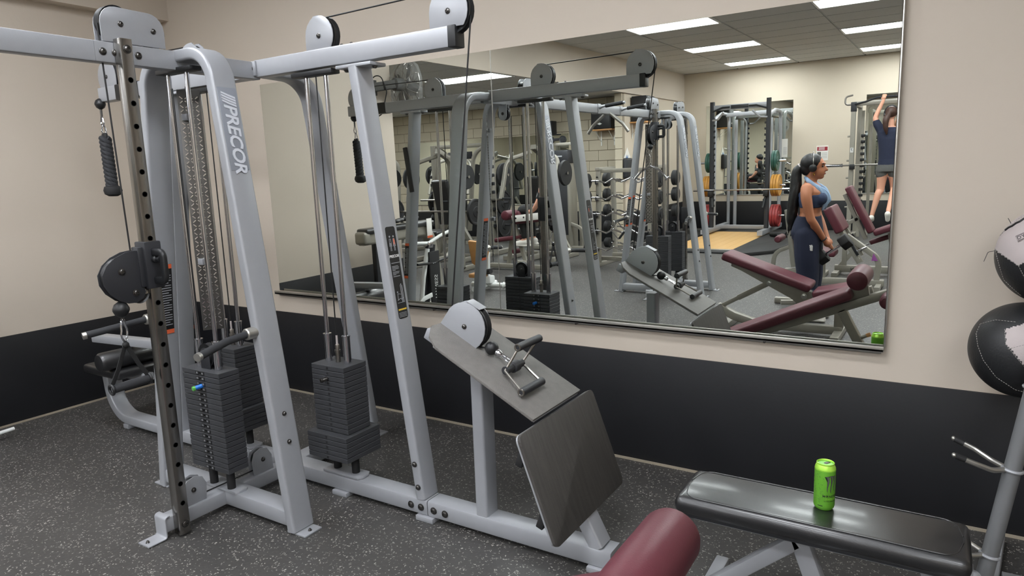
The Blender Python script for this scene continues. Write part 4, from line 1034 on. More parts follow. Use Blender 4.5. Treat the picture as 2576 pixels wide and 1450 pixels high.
def fuse(m, voxel=.007, smooth=4):
    """join overlapping volumes into one continuous surface"""
    me = m.mesh('body', 0); o = bpy.data.objects.new('body', me); COL.objects.link(o)
    r = o.modifiers.new('r', 'REMESH'); r.mode = 'VOXEL'; r.voxel_size = voxel; r.use_smooth_shade = True
    s = o.modifiers.new('s', 'SMOOTH'); s.iterations = smooth; s.factor = .5
    dg = bpy.context.evaluated_depsgraph_get(); out = bpy.data.meshes.new_from_object(o.evaluated_get(dg))
    bpy.data.objects.remove(o); bpy.data.meshes.remove(me)
    out.polygons.foreach_set('use_smooth', [True]*len(out.polygons)); return out
def head(m, c, s=1.0):
    """head facing +x, centre of skull c"""
    c = V(c)
    m.ball(c+V((-.01, 0, .03))*s, .088*s, 20, 1.08, .86, 1.02)
    m.ball(c+V((.03, 0, -.035))*s, .066*s, 18, 1, .86, 1.1)
    m.ball(c+V((.05, 0, -.085))*s, .034*s, 14, 1.1, 1.05, .8)
    limb(m, [c+V((.088, 0, .01))*s, c+V((.108, 0, -.025))*s], [.010*s, .014*s], 10)
    m.ball(c+V((.084, 0, .035))*s, .022*s, 12, .6, 2.2, .5)
    m.ball(c+V((.088, 0, -.058))*s, .014*s, 10, .7, 1.6, .6)
    for k in (-1, 1): m.ball(c+V((-.005, k*.078, -.015))*s, .026*s, 12, .7, .35, 1.15)
def face_parts(parent, c, s=1.0):
    c = V(c)
    for k in (-1, 1):
        obj('eye', MB().ball(c+V((.078, k*.034, .010))*s, .011*s, 10, .8, 1.2, .75), 'eye_dark', parent)
        obj('eyebrow', MB().tube([c+V((.088, k*.016, .034))*s, c+V((.086, k*.036, .040))*s, c+V((.072, k*.054, .034))*s], .0035*s, 6), 'hair_black', parent)
    obj('mouth', MB().ball(c+V((.094, 0, -.060))*s, .016*s, 12, .4, 1.2, .42), 'lips', parent)
def hand_curl(m, wrist, palm_dir, grip_axis, curl_dir, s=1.0, thumb=1):
    """palm plus five fingers wrapped round an axis"""
    w = V(wrist); pd = V(palm_dir).normalized(); ga = V(grip_axis).normalized(); cd = V(curl_dir).normalized()
    m.ball(w+pd*.045*s, .036*s, 14, 1, 1, 1)
    limb(m, [w, w+pd*.06*s], [.025*s, .033*s], 12)
    for i, (o, l) in enumerate(((-.033, .95), (-.011, 1.08), (.011, 1.0), (.032, .82))):
        b = w+pd*.075*s+ga*o*s
        limb(m, [b, b+(pd*.03*l+cd*.012)*s, b+(pd*.032*l+cd*.045*l)*s, b+(pd*.008+cd*.055*l)*s], [.0095*s, .009*s, .0085*s, .0078*s], 8)
    b = w+pd*.03*s+ga*-.034*s*thumb
    limb(m, [b, b+(pd*.025-ga*.012*thumb+cd*.02)*s, b+(pd*.045-ga*.0*thumb+cd*.042)*s], [.0125*s, .011*s, .009*s], 8)
# ---- standing woman with a towel round her neck (root coordinates: faces +x)
W0 = V((-1.09, -.5, 0))
wm = thing('person', 'standing woman with long black ponytail, navy sweatpants and pale blue towel, holding a dumbbell', 'person', W0)
m = MB(); hc = V((-.01, 0, 1.478))
head(m, hc)
limb(m, [(-.03, 0, 1.42), (-.045, 0, 1.30)], [.05, .06])
loft(m, [(-.04, 0, .90, .115, .165), (-.04, 0, .98, .098, .145), (-.035, 0, 1.05, .088, .132), (-.03, 0, 1.12, .098, .145), (-.022, 0, 1.19, .112, .158), (-.022, 0, 1.25, .105, .165), (-.035, 0, 1.30, .082, .150), (-.04, 0, 1.335, .055, .09)])
for k in (-1, 1): m.ball((.055, k*.068, 1.185), .062, 14)
HAND = V((.165, 0, .715))
for k in (-1, 1):
    limb(m, [(-.045, k*.165, 1.285), (-.04, k*.205, 1.20), (.0, k*.20, 1.02), (.03, k*.185, .96), (.115, k*.085, .79)], [.056, .050, .040, .037, .025])
    wr = V((.115, k*.085, .79)); pdv = (HAND+V((0, k*.02, 0))-wr).normalized()
    hand_curl(m, wr, pdv, V((.45, 0, -.8)), V((.3, -k, 0)), .92, 1)
for k in (-1, 1):   # lower legs to the shoes
    limb(m, [(-.02, k*.09, .9), (-.01, k*.095, .48), (-.02, k*.10, .10)], [.085, .055, .036])
    limb(m, [(-.02, k*.10, .08), (.08, k*.11, .045)], [.036, .03])
obj('body', fuse(m, .0065), 'skin_tan', wm)
face_parts(wm, hc)
# sports top
m = MB(); loft(m, [(-.03, 0, 1.10, .102, .149), (-.022, 0, 1.17, .119, .164), (-.02, 0, 1.215, .114, .166), (-.03, 0, 1.245, .10, .155)])
for k in (-1, 1):
    m.ball((.058, k*.068, 1.185), .067, 14)
    limb(m, [(.05, k*.085, 1.22), (-.03, k*.085, 1.325), (-.12, k*.06, 1.22)], [.022, .018, .022], 8)
obj('sports_top', fuse(m, .007, 3), 'navy_bra', wm)
# sweatpants, loose and bunched at the ankle
m = MB(); loft(m, [(-.045, 0, 1.02, .108, .155), (-.05, 0, .98, .118, .165), (-.055, 0, .90, .138, .185), (-.05, 0, .80, .140, .19)])
for k in (-1, 1):
    m.ball((-.105, k*.08, .86), .088, 14)
    limb(m, [(-.045, k*.095, .84), (-.035, k*.11, .66), (-.02, k*.115, .45), (-.03, k*.115, .28), (-.03, k*.112, .13)], [.118, .112, .102, .098, .082], 18)
    for q in range(5): m.torus((-.03+.004*q, k*.113, .13+q*.045), (.25*math.sin(q*2), .2*math.cos(q), 1), .082+.004*q, .011, 18, 6)
obj('sweatpants', fuse(m, .008, 3), 'navy_cloth', wm)
m = MB(); rnd = random.Random(2)
for r_ in range(3):
    for c_ in range(4):
        w_ = .011+rnd.uniform(-.003, .003); m.box((-.022+c_*.0145, .206, .745-r_*.018+c_*.003), (w_, .006, .013), .002, Matrix.Rotation(rnd.uniform(-.3, .3), 3, 'Y'), 1)
m.box((.0, .2055, .728), (.064, .004, .05), .002)
tag(obj('trouser_print', m, 'label_white', wm), kind='stuff')
for k in (-1, 1):
    m = MB(); limb(m, [(-.06, k*.112, .055), (.04, k*.118, .05), (.125, k*.122, .038)], [.05, .048, .034], 14)
    m.box((.03, k*.117, .018), (.25, .088, .03), .012)
    obj('shoe', fuse(m, .007, 2), 'shoe_white', wm)
# hair: cap, ponytail, headphones, earring
m = MB(); m.ball(hc+V((-.028, 0, .042)), .094, 20, 1.1, .93, 1.0); m.ball(hc+V((-.07, 0, -.01)), .062, 16, .9, 1.15, 1.1)
hairc = fuse(m, .007, 3)
obj('hair', hairc, 'hair_black', wm)
m = MB(); limb(m, [(-.115, .0, 1.50), (-.165, .01, 1.44), (-.17, .02, 1.30), (-.185, .03, 1.15), (-.20, .035, 1.00), (-.205, .03, .90)], [.032, .048, .055, .052, .045, .02], 14)
for i in range(9):
    q = i*.9; limb(m, [(-.14, .0, 1.45), (-.165+.03*math.cos(q), .03+.035*math.sin(q), 1.28), (-.19+.035*math.cos(q), .035+.035*math.sin(q), 1.08), (-.20+.03*math.cos(q*1.7), .03+.03*math.sin(q*1.7), .90-.012*i)], [.018, .02, .018, .006], 8)
obj('ponytail', fuse(m, .007, 2), 'hair_black', wm)
obj('hair_tie', MB().torus((-.135, .0, 1.485), (.8, 0, .6), .03, .012, 18, 8), 'ball_grey', wm)
hb = [hc+V((-.015+.02*math.cos(q), .098*math.cos(q), .01+.132*math.sin(q))) for q in (math.pi*i/16 for i in range(17))]
obj('headband', MB().sweep(hb, rr(.022, .008, .003), (1, 0, 0)), 'steel', wm)
for k in (-1, 1): obj('ear_cup', MB().lathe([(.02, 0), (.034, .004), (.036, .02), (.026, .028), (0, .03)], hc+V((.0, k*.078, -.005)), (0, k, 0), 18), 'black_plastic', wm)
for k in (-1, 1): obj('earring', MB().torus(hc+V((.01, k*.086, -.06)), (1, .2, 0), .012, .004, 14, 6), 'gold_metal', wm)
obj('wrist_band', MB().torus((.105, .092, .805), V((.12, -.1, -.17)), .028, .007, 18, 6), 'rubber', wm)
# towel draped round the neck
tw = thing('towel', 'pale blue cloth draped round the neck of the standing woman', 'towel', W0+V((0, 0, 1.1)))
m = MB()
for k in (-1, 1):
    for i in range(7):
        q = i/6; sp_ = .035+.05*q; rnd = random.Random(i*3+k)
        pts = [(-.09+.010*i, k*.01, .285-.008*i), (-.05+.008*i, k*(.08+.012*math.sin(i*2)), .262-.010*i), (.015+.009*i, k*(.10-.006*i), .205-.004*i), (.065+.008*i, k*(.092-.010*i), .13+rnd.uniform(-.012, .012)), (.085+.007*i, k*(.078-.010*i), .05+rnd.uniform(-.02, .03)), (.082+.007*i, k*(.07-.010*i), -.02+.012*i)]
        limb(m, [V(p)+V((rnd.uniform(-.006, .006), rnd.uniform(-.006, .006), 0)) for p in pts], [.016, .018, .018, .018, .016, .011], 8)
obj('cloth', fuse(m, .006, 1), 'denim_towel', tw)
# dumbbell in her hands
db = thing('dumbbell', 'black hexagonal dumbbell held in both hands by the standing woman', 'dumbbell', W0+HAND+V((.02, 0, -.02)))
ax = V((.62, .0, .78)).normalized(); ax = V((.72, 0, .30)).normalized(); ax = V((.70, 0, .55)).normalized()
obj('handle', MB().cyl(-ax*.09, ax*.09, .014, 14), 'chrome', db)
for k in (-1, 1):
    hx6 = [(.075*math.cos(math.pi*i/3), .075*math.sin(math.pi*i/3)) for i in range(6)]
    e = ax*k*.125; obj('hex_head', MB().prism(hx6, e, ax.orthogonal(), ax.cross(ax.orthogonal()), .09, .008), 'rubber', db)
# ---- woman doing pull-ups, back to us (faces -y)
P0 = V((-.93, -6.63, 0))
pw = thing('person', 'woman in navy T-shirt and grey shorts hanging from the pull-up bar', 'person', P0+V((0, 0, .4)))
def pz(p): return V((p[0], p[1], p[2]-.4))
m = MB()
m.ball(pz((0, -.01, 2.19)), .09, 18, .88, 1.08, 1.12); m.ball(pz((0, -.05, 2.13)), .06, 14, .85, 1, 1.1)
limb(m, [pz((0, 0, 2.12)), pz((0, .01, 1.98))], [.05, .058])
for ringset in ([(0, 0, 1.28, .10, .16), (0, 0, 1.40, .09, .135), (0, 0, 1.55, .10, .145), (0, 0, 1.75, .11, .17), (0, 0, 1.90, .10, .185), (0, .0, 1.98, .07, .13)],):
    mm_ = MB(); loft(mm_, [(0, 0, z-.4, a, b) for _, _, z, a, b in ringset])
    bmesh.ops.rotate(mm_.b, cent=(0, 0, 0), matrix=Matrix.Rotation(math.pi/2, 3, 'Z'), verts=mm_.b.verts); m.merge(mm_.b)
for k in (-1, 1):
    limb(m, [pz((k*.16, 0, 1.94)), pz((k*.215, 0, 2.08)), pz((k*.22, -.01, 2.17)), pz((k*.125, -.02, 2.42))], [.058, .046, .040, .026])
    hand_curl(m, pz((k*.125, -.02, 2.42)), V((-k*.15, 0, 1)), V((1, 0, 0)), V((0, -.8, -.2)), .9, -k)
limb(m, [pz((-.08, 0, 1.28)), pz((-.10, -.02, .95)), pz((-.13, .02, .86)), pz((-.20, .06, .52))], [.092, .062, .055, .036])
limb(m, [pz((.08, 0, 1.28)), pz((.10, -.05, .98)), pz((.10, .02, .90)), pz((.06, .30, .62))], [.092, .062, .055, .036])
limb(m, [pz((-.20, .06, .52)), pz((-.21, .0, .45))], [.036, .03]); limb(m, [pz((.06, .30, .62)), pz((.06, .36, .55))], [.036, .03])
obj('body', fuse(m, .009, 4), 'skin_light', pw)
m = MB(); mm_ = MB(); loft(mm_, [(0, 0, z-.4, a, b) for z, a, b in ((1.33, .115, .165), (1.45, .108, .152), (1.6, .112, .158), (1.78, .122, .182), (1.90, .112, .196), (1.97, .085, .15))])
bmesh.ops.rotate(mm_.b, cent=(0, 0, 0), matrix=Matrix.Rotation(math.pi/2, 3, 'Z'), verts=mm_.b.verts); m.merge(mm_.b)
for k in (-1, 1): limb(m, [pz((k*.12, 0, 1.90)), pz((k*.19, 0, 2.02)), pz((k*.21, 0, 2.06))], [.075, .066, .06])
obj('t_shirt', fuse(m, .009, 3), 'navy_cloth', pw)
m = MB(); mm_ = MB(); loft(mm_, [(0, 0, z-.4, a, b) for z, a, b in ((1.24, .12, .175), (1.30, .12, .175), (1.37, .112, .16))])
bmesh.ops.rotate(mm_.b, cent=(0, 0, 0), matrix=Matrix.Rotation(math.pi/2, 3, 'Z'), verts=mm_.b.verts); m.merge(mm_.b)
limb(m, [pz((-.085, 0, 1.28)), pz((-.092, -.01, 1.20))], [.10, .094]); limb(m, [pz((.085, 0, 1.28)), pz((.092, -.02, 1.20))], [.10, .094])
obj('shorts', fuse(m, .009, 3), 'grey_cloth', pw)
m = MB(); m.ball(pz((0, .015, 2.215)), .096, 18, .92, 1.05, 1.05); limb(m, [pz((-.02, .09, 2.20)), pz((-.06, .14, 2.10)), pz((-.06, .15, 1.98)), pz((-.04, .14, 1.86))], [.04, .05, .04, .015])
obj('hair', fuse(m, .009, 3), 'hair_brown', pw)
hb = [pz((.10*math.cos(q), .0, 2.20+.125*math.sin(q))) for q in (math.pi*i/14 for i in range(15))]
obj('headband', MB().sweep(hb, rr(.02, .01, .003), (0, 1, 0)), 'black_plastic', pw)
for k in (-1, 1): obj('ear_cup', MB().lathe([(.02, 0), (.036, .004), (.036, .022), (.02, .03), (0, .03)], pz((k*.08, 0, 2.175)), (k, 0, 0), 16), 'black_plastic', pw)
for a, b in (((-.205, .10, .47), (-.21, -.07, .42)), ((.06, .42, .56), (.06, .36, .46))):
    m = MB(); limb(m, [pz(a), pz(b)], [.046, .036]); obj('shoe', fuse(m, .008, 2), 'shoe_white', pw)
# ================================================================ SQUAT RACK, PLATFORM, SECOND RACK
pf = thing('lifting_platform', 'lifting platform with pale wood centre and black rubber sides before the squat rack', 'platform', (-3.65, -6.4, 0))
for i in range(7):
    obj('wood_board', MB().box((-.485+i*.162, -.12, .022), (.160, 2.75, .036), .002, seg=1), 'platform_wood', pf)
obj('edge_strip', MB().box((0, 1.30, .02), (1.16, .06, .04), .004), 'aluminium', pf)
obj('ramp_edge', MB().box((.0, 1.46, .014), (1.16, .26, .026), .004), 'rubber', pf)
obj('rubber_side', MB().prism([(.60, -1.5), (1.28, -1.5), (1.32, .60), (1.24, 1.35), (.92, 1.78), (.62, 1.86), (.60, 1.5)], (0, 0, .03), (1, 0, 0), (0, 1, 0), .058, .012), 'rubber', pf)
obj('rubber_side', MB().prism([(-.60, 1.3), (-1.25, 1.3), (-1.25, -1.5), (-.60, -1.5)], (0, 0, .03), (1, 0, 0), (0, 1, 0), .058, .012), 'rubber', pf)
rk = thing('squat_rack', 'large squat rack with black notched uprights and coloured plates on its sides', 'rack', (-3.62, -7.5, .059))
for k in (-1, 1):
    xx = k*.545
    obj('upright', MB().bar((xx, 0, .06), (xx, 0, 2.62), .075, .09, (0, 1, 0), .006), 'black_paint', rk)
    for i in range(16): obj('notch_hook', MB().box((xx-k*.05, .02, .55+i*.115), (.035, .05, .045), .008), 'black_plastic', rk)
    obj('rear_post', MB().sweep(fillet([(k*.53, -.12, .06), (k*.53, -.12, 2.30), (k*.53, -.62, 2.42), (k*.53, -1.15, 2.42), (k*.53, -1.20, .06)], .16, 6), circ(.035, 14), (1, 0, 0)), 'silver', rk)
    obj('base_rail', MB().bar((k*.55, .55, .06), (k*.55, -1.2, .06), .10, .09, (0, 0, 1), .006), 'silver', rk)
    obj('mirror_post', MB().bar((k*.36, -1.1, .06), (k*.36, -1.1, 2.3), .06, .06, (0, 1, 0), .006), 'silver', rk)
    obj('bar_catch', MB().box((xx, .07, .80), (.09, .14, .12), .01), 'black_plastic', rk)
    obj('bar_catch', MB().bar((xx-k*.02, .05, .72), (xx-k*.05, .10, .52), .04, .05, (0, 1, 0), .006), 'black_plastic', rk)
    hp = [(xx-k*.02, .05, 2.43), (xx-k*.22, .07, 2.50), (xx-k*.36, .07, 2.50)]
    obj('pullup_grip', MB().tube(hp, .018, 12, .05), 'grip', rk)
    obj('side_handle', MB().tube([(xx-k*.02, .04, 2.26), (xx-k*.14, .10, 2.27), (xx-k*.27, .16, 2.40)], .02, 12, .05), 'silver', rk)
    for z in (1.42, .94, .34): obj('plate_peg', MB().cyl((xx+k*.03, -.2, z), (xx+k*.30, -.2, z), .022, 14), 'chrome', rk)
obj('top_beam', MB().bar((-.52, .0, 2.50), (.52, 0, 2.50), .07, .10, (0, 0, 1), .008), 'silver', rk)
obj('top_beam', MB().bar((-.52, -.9, 2.40), (.52, -.9, 2.40), .06, .08, (0, 0, 1), .008), 'silver', rk)
nb_ = obj('name_plate', MB().box((0, .04, 2.50), (.34, .01, .07), .003), 'black_paint', rk)
obj('rear_cross', MB().bar((-.52, -.55, .07), (.52, -.55, .07), .08, .08, (0, 0, 1), .006), 'silver', rk)
def disc(parent_label, c, axis, r, w, material, group, hub=True):
    t = thing('weight_disc', parent_label, 'weight plate', c, 0, group); axis = V(axis)
    obj('disc_body', MB().lathe([(.026, -w/2), (r*.38, -w/2), (r*.42, -w*.28), (r*.80, -w*.28), (r*.86, -w/2), (r*.98, -w/2), (r, -w*.3), (r, w*.3), (r*.98, w/2), (r*.86, w/2), (r*.80, w*.28), (r*.42, w*.28), (r*.38, w/2), (.026, w/2)], (0, 0, 0), axis, 32), material, t)
    obj('disc_hub', MB().torus((0, 0, 0), axis, .03, w*.42, 18, 6), 'steel', t)
    return t
for k, sd in ((1, 'right'), (-1, 'left')):
    for z, matn, cn, r, n in ((1.42, 'green_plate', 'green', .20, 2), (.94, 'gold_plate', 'gold', .215, 3), (.34, 'red_plate', 'red', .225, 3)):
        for i in range(n):
            disc('%s weight plate on the %s side of the squat rack, %s from the upright' % (cn, sd, ['first', 'second', 'third'][i]), (-3.62+k*(.545+.075+i*.052), -7.7, z+.059), (1, 0, 0), r, .046, matn, '%s plates on the squat rack' % cn)
bb = thing('barbell', 'long steel barbell lying across the squat rack catches', 'barbell', (-3.42, -7.37, .872))
obj('bar_shaft', MB().cyl((-.66, 0, 0), (.66, 0, 0), .0145, 14), 'steel', bb)
for k in (-1, 1):
    obj('bar_sleeve', MB().lathe([(.03, 0), (.03, .025), (.0255, .026), (.0255, .42), (.022, .425)], (k*.66, 0, 0), (k, 0, 0), 16), 'chrome', bb)
bb.location.z = .935
kb = thing('cable_row_grip', 'black bar handle lying on the floor by the squat rack', 'handle', (-2.72, -6.9, .062))
obj('handle_body', MB().cyl((-.14, -.05, .05), (.16, .08, .05), .05, 14), 'black_plastic', kb)
obj('handle_body', MB().cyl((.0, .1, .03), (.28, .0, .03), .03, 12), 'rubber', kb)
# second rack with the pull-up bar
r2 = thing('pullup_rack', 'grey rack numbered 7 with pull-up bar, woman hanging from it', 'rack', (-.95, -6.95, 0))
for k in (-1, 1):
    for yy in (0, -.95):
        up_ = obj('upright', MB().bar((k*.58, yy, .05), (k*.58, yy, 2.44), .075, .075, (0, 1, 0), .006), 'champagne', r2)
        if yy == 0:
            for z in (1.86, 1.44, 1.14, .62): obj('band_peg', MB().cyl((k*.58, yy, z), (k*.66, yy, z), .016, 12), 'champagne', r2)
    obj('top_rail', MB().bar((k*.58, .02, 2.41), (k*.58, -.98, 2.41), .07, .07, (0, 0, 1), .006), 'champagne', r2)
    obj('base_rail', MB().bar((k*.58, .3, .05), (k*.58, -1.0, .05), .08, .08, (0, 0, 1), .006), 'champagne', r2)
    obj('notched_rail', MB().bar((k*.46, -.30, .06), (k*.46, -.30, 2.3), .05, .09, (0, 1, 0), .006), 'champagne', r2)
    for i in range(14): obj('notch_hook', MB().box((k*.46-k*.02, -.25, .5+i*.105), (.07, .04, .05), .008), 'black_plastic', r2)
    obj('corner_bracket', MB().box((k*.58, 0, 2.36), (.09, .09, .16), .006), 'black_paint', r2)
    obj('bar_hook', MB().sweep(fillet([(k*.60, 0, 2.40), (k*.72, 0, 2.40), (k*.72, .0, 2.54), (k*.60, 0, 2.56)], .05), rr(.03, .012, .003), (0, 1, 0)), 'steel', r2)
    obj('band_post', MB().bar((k*.34, -.5, .06), (k*.34, -.5, 2.05), .05, .05, (0, 1, 0), .006), 'champagne', r2)
obj('pullup_bar', MB().tube([(-.56, .03, 2.40), (-.38, .22, 2.42), (-.20, .285, 2.475), (.20, .285, 2.475), (.38, .22, 2.42), (.56, .03, 2.40)], .017, 12, .06), 'grip', r2)
obj('top_beam', MB().bar((-.58, 0, 2.41), (.58, 0, 2.41), .07, .075, (0, 0, 1), .006), 'champagne', r2)
obj('number_plate', MB().box((-.58, .040, 1.62), (.05, .004, .08), .001), 'label_white', r2)
put_text('7', .075, V((-.58, .0432, 1.62)), V((-1, 0, 0)), V((0, 0, 1)), 'label_black', r2, 'plate_number', depth=.0006)
b2 = thing('barbell', 'steel barbell across the rack of the woman doing pull-ups', 'barbell', (-1.0, -6.87, 1.36))
obj('bar_shaft', MB().cyl((-.66, 0, 0), (.66, 0, 0), .0145, 14), 'steel', b2)
for k in (-1, 1): obj('bar_sleeve', MB().lathe([(.03, 0), (.03, .025), (.0255, .026), (.0255, .42), (.022, .425)], (k*.66, 0, 0), (k, 0, 0), 16), 'chrome', b2)
for k in (-1, 1): obj('bar_catch', MB().box((k*.56, .06, 1.33), (.08, .08, .09), .006), 'black_plastic', r2)
pw.location.y = P0.y
# notices on the wall
def poster(label, o, ax, w, h, header):
    ax = V(ax); n = ax.cross(V((0, 0, 1))); t = thing('notice', label, 'sign', o)
    obj('paper_sheet', MB().prism([(-w/2, -h/2), (w/2, -h/2), (w/2, h/2), (-w/2, h/2)], (0, 0, 0), ax, (0, 0, 1), .006), 'paper', t)
    if header:
        obj('header_band', MB().prism([(-w*.44, h*.16), (w*.44, h*.16), (w*.44, h*.42), (-w*.44, h*.42)], n*.002, ax, (0, 0, 1), .004), 'sign_red', t)
        obj('photo_block', MB().prism([(w*.1, -h*.4), (w*.42, -h*.4), (w*.42, h*.08), (w*.1, h*.08)], n*.002, ax, (0, 0, 1), .004), 'grey_cloth', t)
        m = MB()
        for i in range(3): m.prism([(-w*.2, h*(.36-i*.07)), (w*.3, h*(.36-i*.07)), (w*.3, h*(.39-i*.07)), (-w*.2, h*(.39-i*.07))], n*.004, ax, (0, 0, 1), .003)
        tag(obj('header_print', m, 'label_white', t), kind='stuff')
    m = MB()
    for i in range(7): m.prism([(-w*.42, h*(.02-i*.06)), (w*.05, h*(.02-i*.06)), (w*.05, h*(.04-i*.06)), (-w*.42, h*(.04-i*.06))], n*.002, ax, (0, 0, 1), .004)
    tag(obj('printed_lines', m, 'label_grey', t), kind='stuff')
poster('white notice with dark red header on the wall above the standing woman', (-2.30, YO+.004, 1.585), (-1, 0, 0), .225, .30, True)
poster('plain white notice hanging on the squat rack mirror', (-3.05, YO+.016, 1.72), (-1, 0, 0), .15, .38, False)
# ================================================================ ALCOVE AND LEFT SIDE
# curl bar rack
ez = thing('bar_rack', 'beige upright rack holding pre-loaded curl bars beside the alcove', 'rack', (-4.15, -3.25, 0))
for k in (-1, 1):
    for yy in (.28, -.35):
        obj('upright', MB().bar((k*.42, yy, .04), (k*.42, yy*.82, 1.5), .06, .075, (0, 1, 0), .005), 'champagne', ez)
        for z in (1.35, 1.08, .82, .56, .3): bolt(ez, (k*.42-k*.0, yy*.9+.04, z+.03), (0, 1, 0), .014)
    obj('top_plate', MB().box((k*.42, -.02, 1.50), (.07, .60, .05), .004), 'champagne', ez)
    obj('base_foot', MB().bar((k*.42, .45, .03), (k*.42, -.5, .03), .07, .06, (0, 0, 1), .006), 'champagne', ez)
    for z in (1.30, 1.05, .80, .54, .27):
        for yy, s in ((.27, 1), (-.33, -1)): obj('bar_hook', MB().sweep(fillet([(k*.42, yy*.95, z-.02), (k*.42, yy*.95+s*.09, z-.02), (k*.42, yy*.95+s*.09, z+.03)], .02, 3), rr(.03, .012, .003), (1, 0, 0)), 'black_paint', ez)
for z, yy in ((1.47, .2), (.12, .2), (.12, -.25)): obj('cross_bar', MB().bar((-.42, yy, z), (.42, yy, z), .05, .06, (0, 0, 1), .005), 'champagne', ez)
rown = ['top', 'second', 'third', 'fourth', 'lowest']
def curl_bar(z, yy, label, straight, r):
    t = thing('curl_barbell', label, 'barbell', (-4.15, -3.25+yy, z), 0, 'loaded curl bars on the rack')
    w = .0 if straight else .032
    pts = [(-.56, 0, 0), (-.36, 0, 0), (-.26, 0, -w), (-.14, 0, w), (0, 0, -w*.6), (.14, 0, w), (.26, 0, -w), (.36, 0, 0), (.56, 0, 0)]
    obj('bar_shaft', MB().tube(pts, .0135, 12, .03), 'chrome', t)
    for k in (-1, 1): obj('fixed_weight', MB().lathe([(.02, 0), (r*.8, .0), (r, .012), (r, .075), (r*.8, .09), (.05, .09), (.05, .1), (.02, .1)], (k*.53, 0, 0), (k, 0, 0), 24), 'rubber', t)
for i, z in enumerate((1.31, 1.06, .81, .55, .28)):
    for yy, side in ((.335, 'front'), (-.395, 'back')):
        curl_bar(z+.012, yy, 'zigzag curl bar with black round weights, %s row, %s side of the rack' % (rown[i], side), False, .115-.008*i)
# speakers on wall shelves
def speaker(label, c, rz, brand=True):
    t = thing('loudspeaker', label, 'speaker', c, rz)
    obj('cabinet', MB().box((0, 0, 0), (.42, .30, .46), .012), 'black_paint', t)
    obj('grille', MB().box((0, .152, .0), (.39, .012, .43), .006), 'black_plastic', t)
    obj('emblem', MB().prism([(-.05, 0), (0, -.02), (.05, 0), (0, .025)], (-.02, .160, -.14), (-1, 0, 0), (0, 0, 1), .003), 'label_white', t)
    s_ = thing('wall_shelf', 'small wall shelf on white brackets under the '+label.split(',')[0], 'shelf', V(c)+V((0, 0, -.25)), rz)
    obj('shelf_board', MB().box((0, -.02, 0), (.46, .34, .025), .003), 'wood_pad', s_)
    for x in (-.14, .14):
        obj('shelf_bracket', MB().bar((x, -.165, -.02), (x, -.165, -.30), .025, .008, (0, 1, 0), .002), 'white_paint', s_)
        obj('shelf_brace', MB().bar((x, -.16, -.22), (x, .10, -.02), .014, .006, (0, 1, 0), .002), 'white_paint', s_)
speaker('black loudspeaker on the alcove block wall, white emblem', (-5.78, AF+.21, 2.46), 0)
speaker('black loudspeaker on the partition wall, right of the pilaster', (-5.06, -6.05, 2.56), -math.pi/2)
bx2 = thing('wall_speaker', 'small black box speaker high on the alcove block wall', 'speaker', (-7.05, AF+.13, 2.32))
obj('cabinet', MB().box((0, 0, 0), (.24, .20, .28), .01), 'black_paint', bx2); obj('bracket', MB().box((0, -.09, -.02), (.06, .06, .08), .004), 'black_plastic', bx2)
cw = thing('power_cord', 'thin dark cord hanging down the alcove wall below the loudspeaker', 'cord', (-5.62, AF+.05, 1.0))
obj('cord_run', MB().tube([(0, 0, 1.2), (.02, 0, .8), (-.01, 0, .4), (-.04, .0, .05)], .006, 8, .1), 'cable', cw)
# diamond sign and black dispenser on the partition wall
dsn = thing('diamond_sign', 'white diamond-shaped sign with blue waves on the partition wall', 'sign', (-5.23, -5.66, 1.66))
obj('sign_board', MB().prism([(0, -.19), (.15, 0), (0, .19), (-.15, 0)], (0, 0, 0), (0, 1, 0), (0, 0, 1), .008), 'paper', dsn)
for q, mt in ((0, 'sign_blue'), (.05, 'sign_blue')): obj('wave_mark', MB().prism([(-.07+q, -.10), (.0+q, -.10), (.03+q, -.02), (-.02+q, .05), (-.03+q, -.03)], (.005, 0, 0), (0, 1, 0), (0, 0, 1), .004), mt, dsn)
bg = thing('wall_dispenser', 'black rounded dispenser on the partition wall below the diamond sign', 'dispenser', (-5.20, -5.62, 1.28))
obj('housing', MB().box((0, 0, .18), (.10, .30, .38), .04, None, 4), 'black_paint', bg)
# wall fan wrapped in clear plastic at the end of the left wall
fn = thing('wall_fan', 'wall fan wrapped in plastic, on an arm at the end of the left wall', 'fan', (-5.30, 1.02, 2.5))
obj('wall_plate', MB().box((.012, 0, 0), (.02, .12, .16), .004), 'grey_cloth', fn)
obj('fan_arm', MB().bar((.02, 0, 0), (.20, -.16, .03), .07, .09, (0, 0, 1), .01), 'grey_cloth', fn)
obj('fan_motor', MB().lathe([(.04, 0), (.07, .02), (.07, .12), (.04, .15)], (.18, -.14, .03), (.25, -.95, 0), 20), 'grey_cloth', fn)
fa = V((.25, -.95, 0)).normalized(); fc_ = V((.22, -.31, .03))
ub_ = fa.cross(V((0, 0, 1)))
for i in range(14):
    q = 2*math.pi*i/14; d = ub_*math.cos(q)+V((0, 0, 1))*math.sin(q)
    obj('cage_wire', MB().tube([fc_-fa*.06+d*.05, fc_-fa*.05+d*.2, fc_+d*.255, fc_+fa*.05+d*.2, fc_+fa*.06+d*.05], .004, 6, .03), 'steel', fn)
obj('cage_ring', MB().torus(fc_, fa, .255, .007, 32, 8), 'steel', fn)
for i in range(4):
    q = math.pi/2*i+.4; d = ub_*math.cos(q)+V((0, 0, 1))*math.sin(q); e = fa.cross(d)
    obj('fan_blade', MB().prism([(.03, -.03), (.14, -.08), (.22, -.05), (.22, .05), (.12, .06), (.03, .03)], fc_, d, (e*.94+fa*.34), .004), 'grey_cloth', fn)
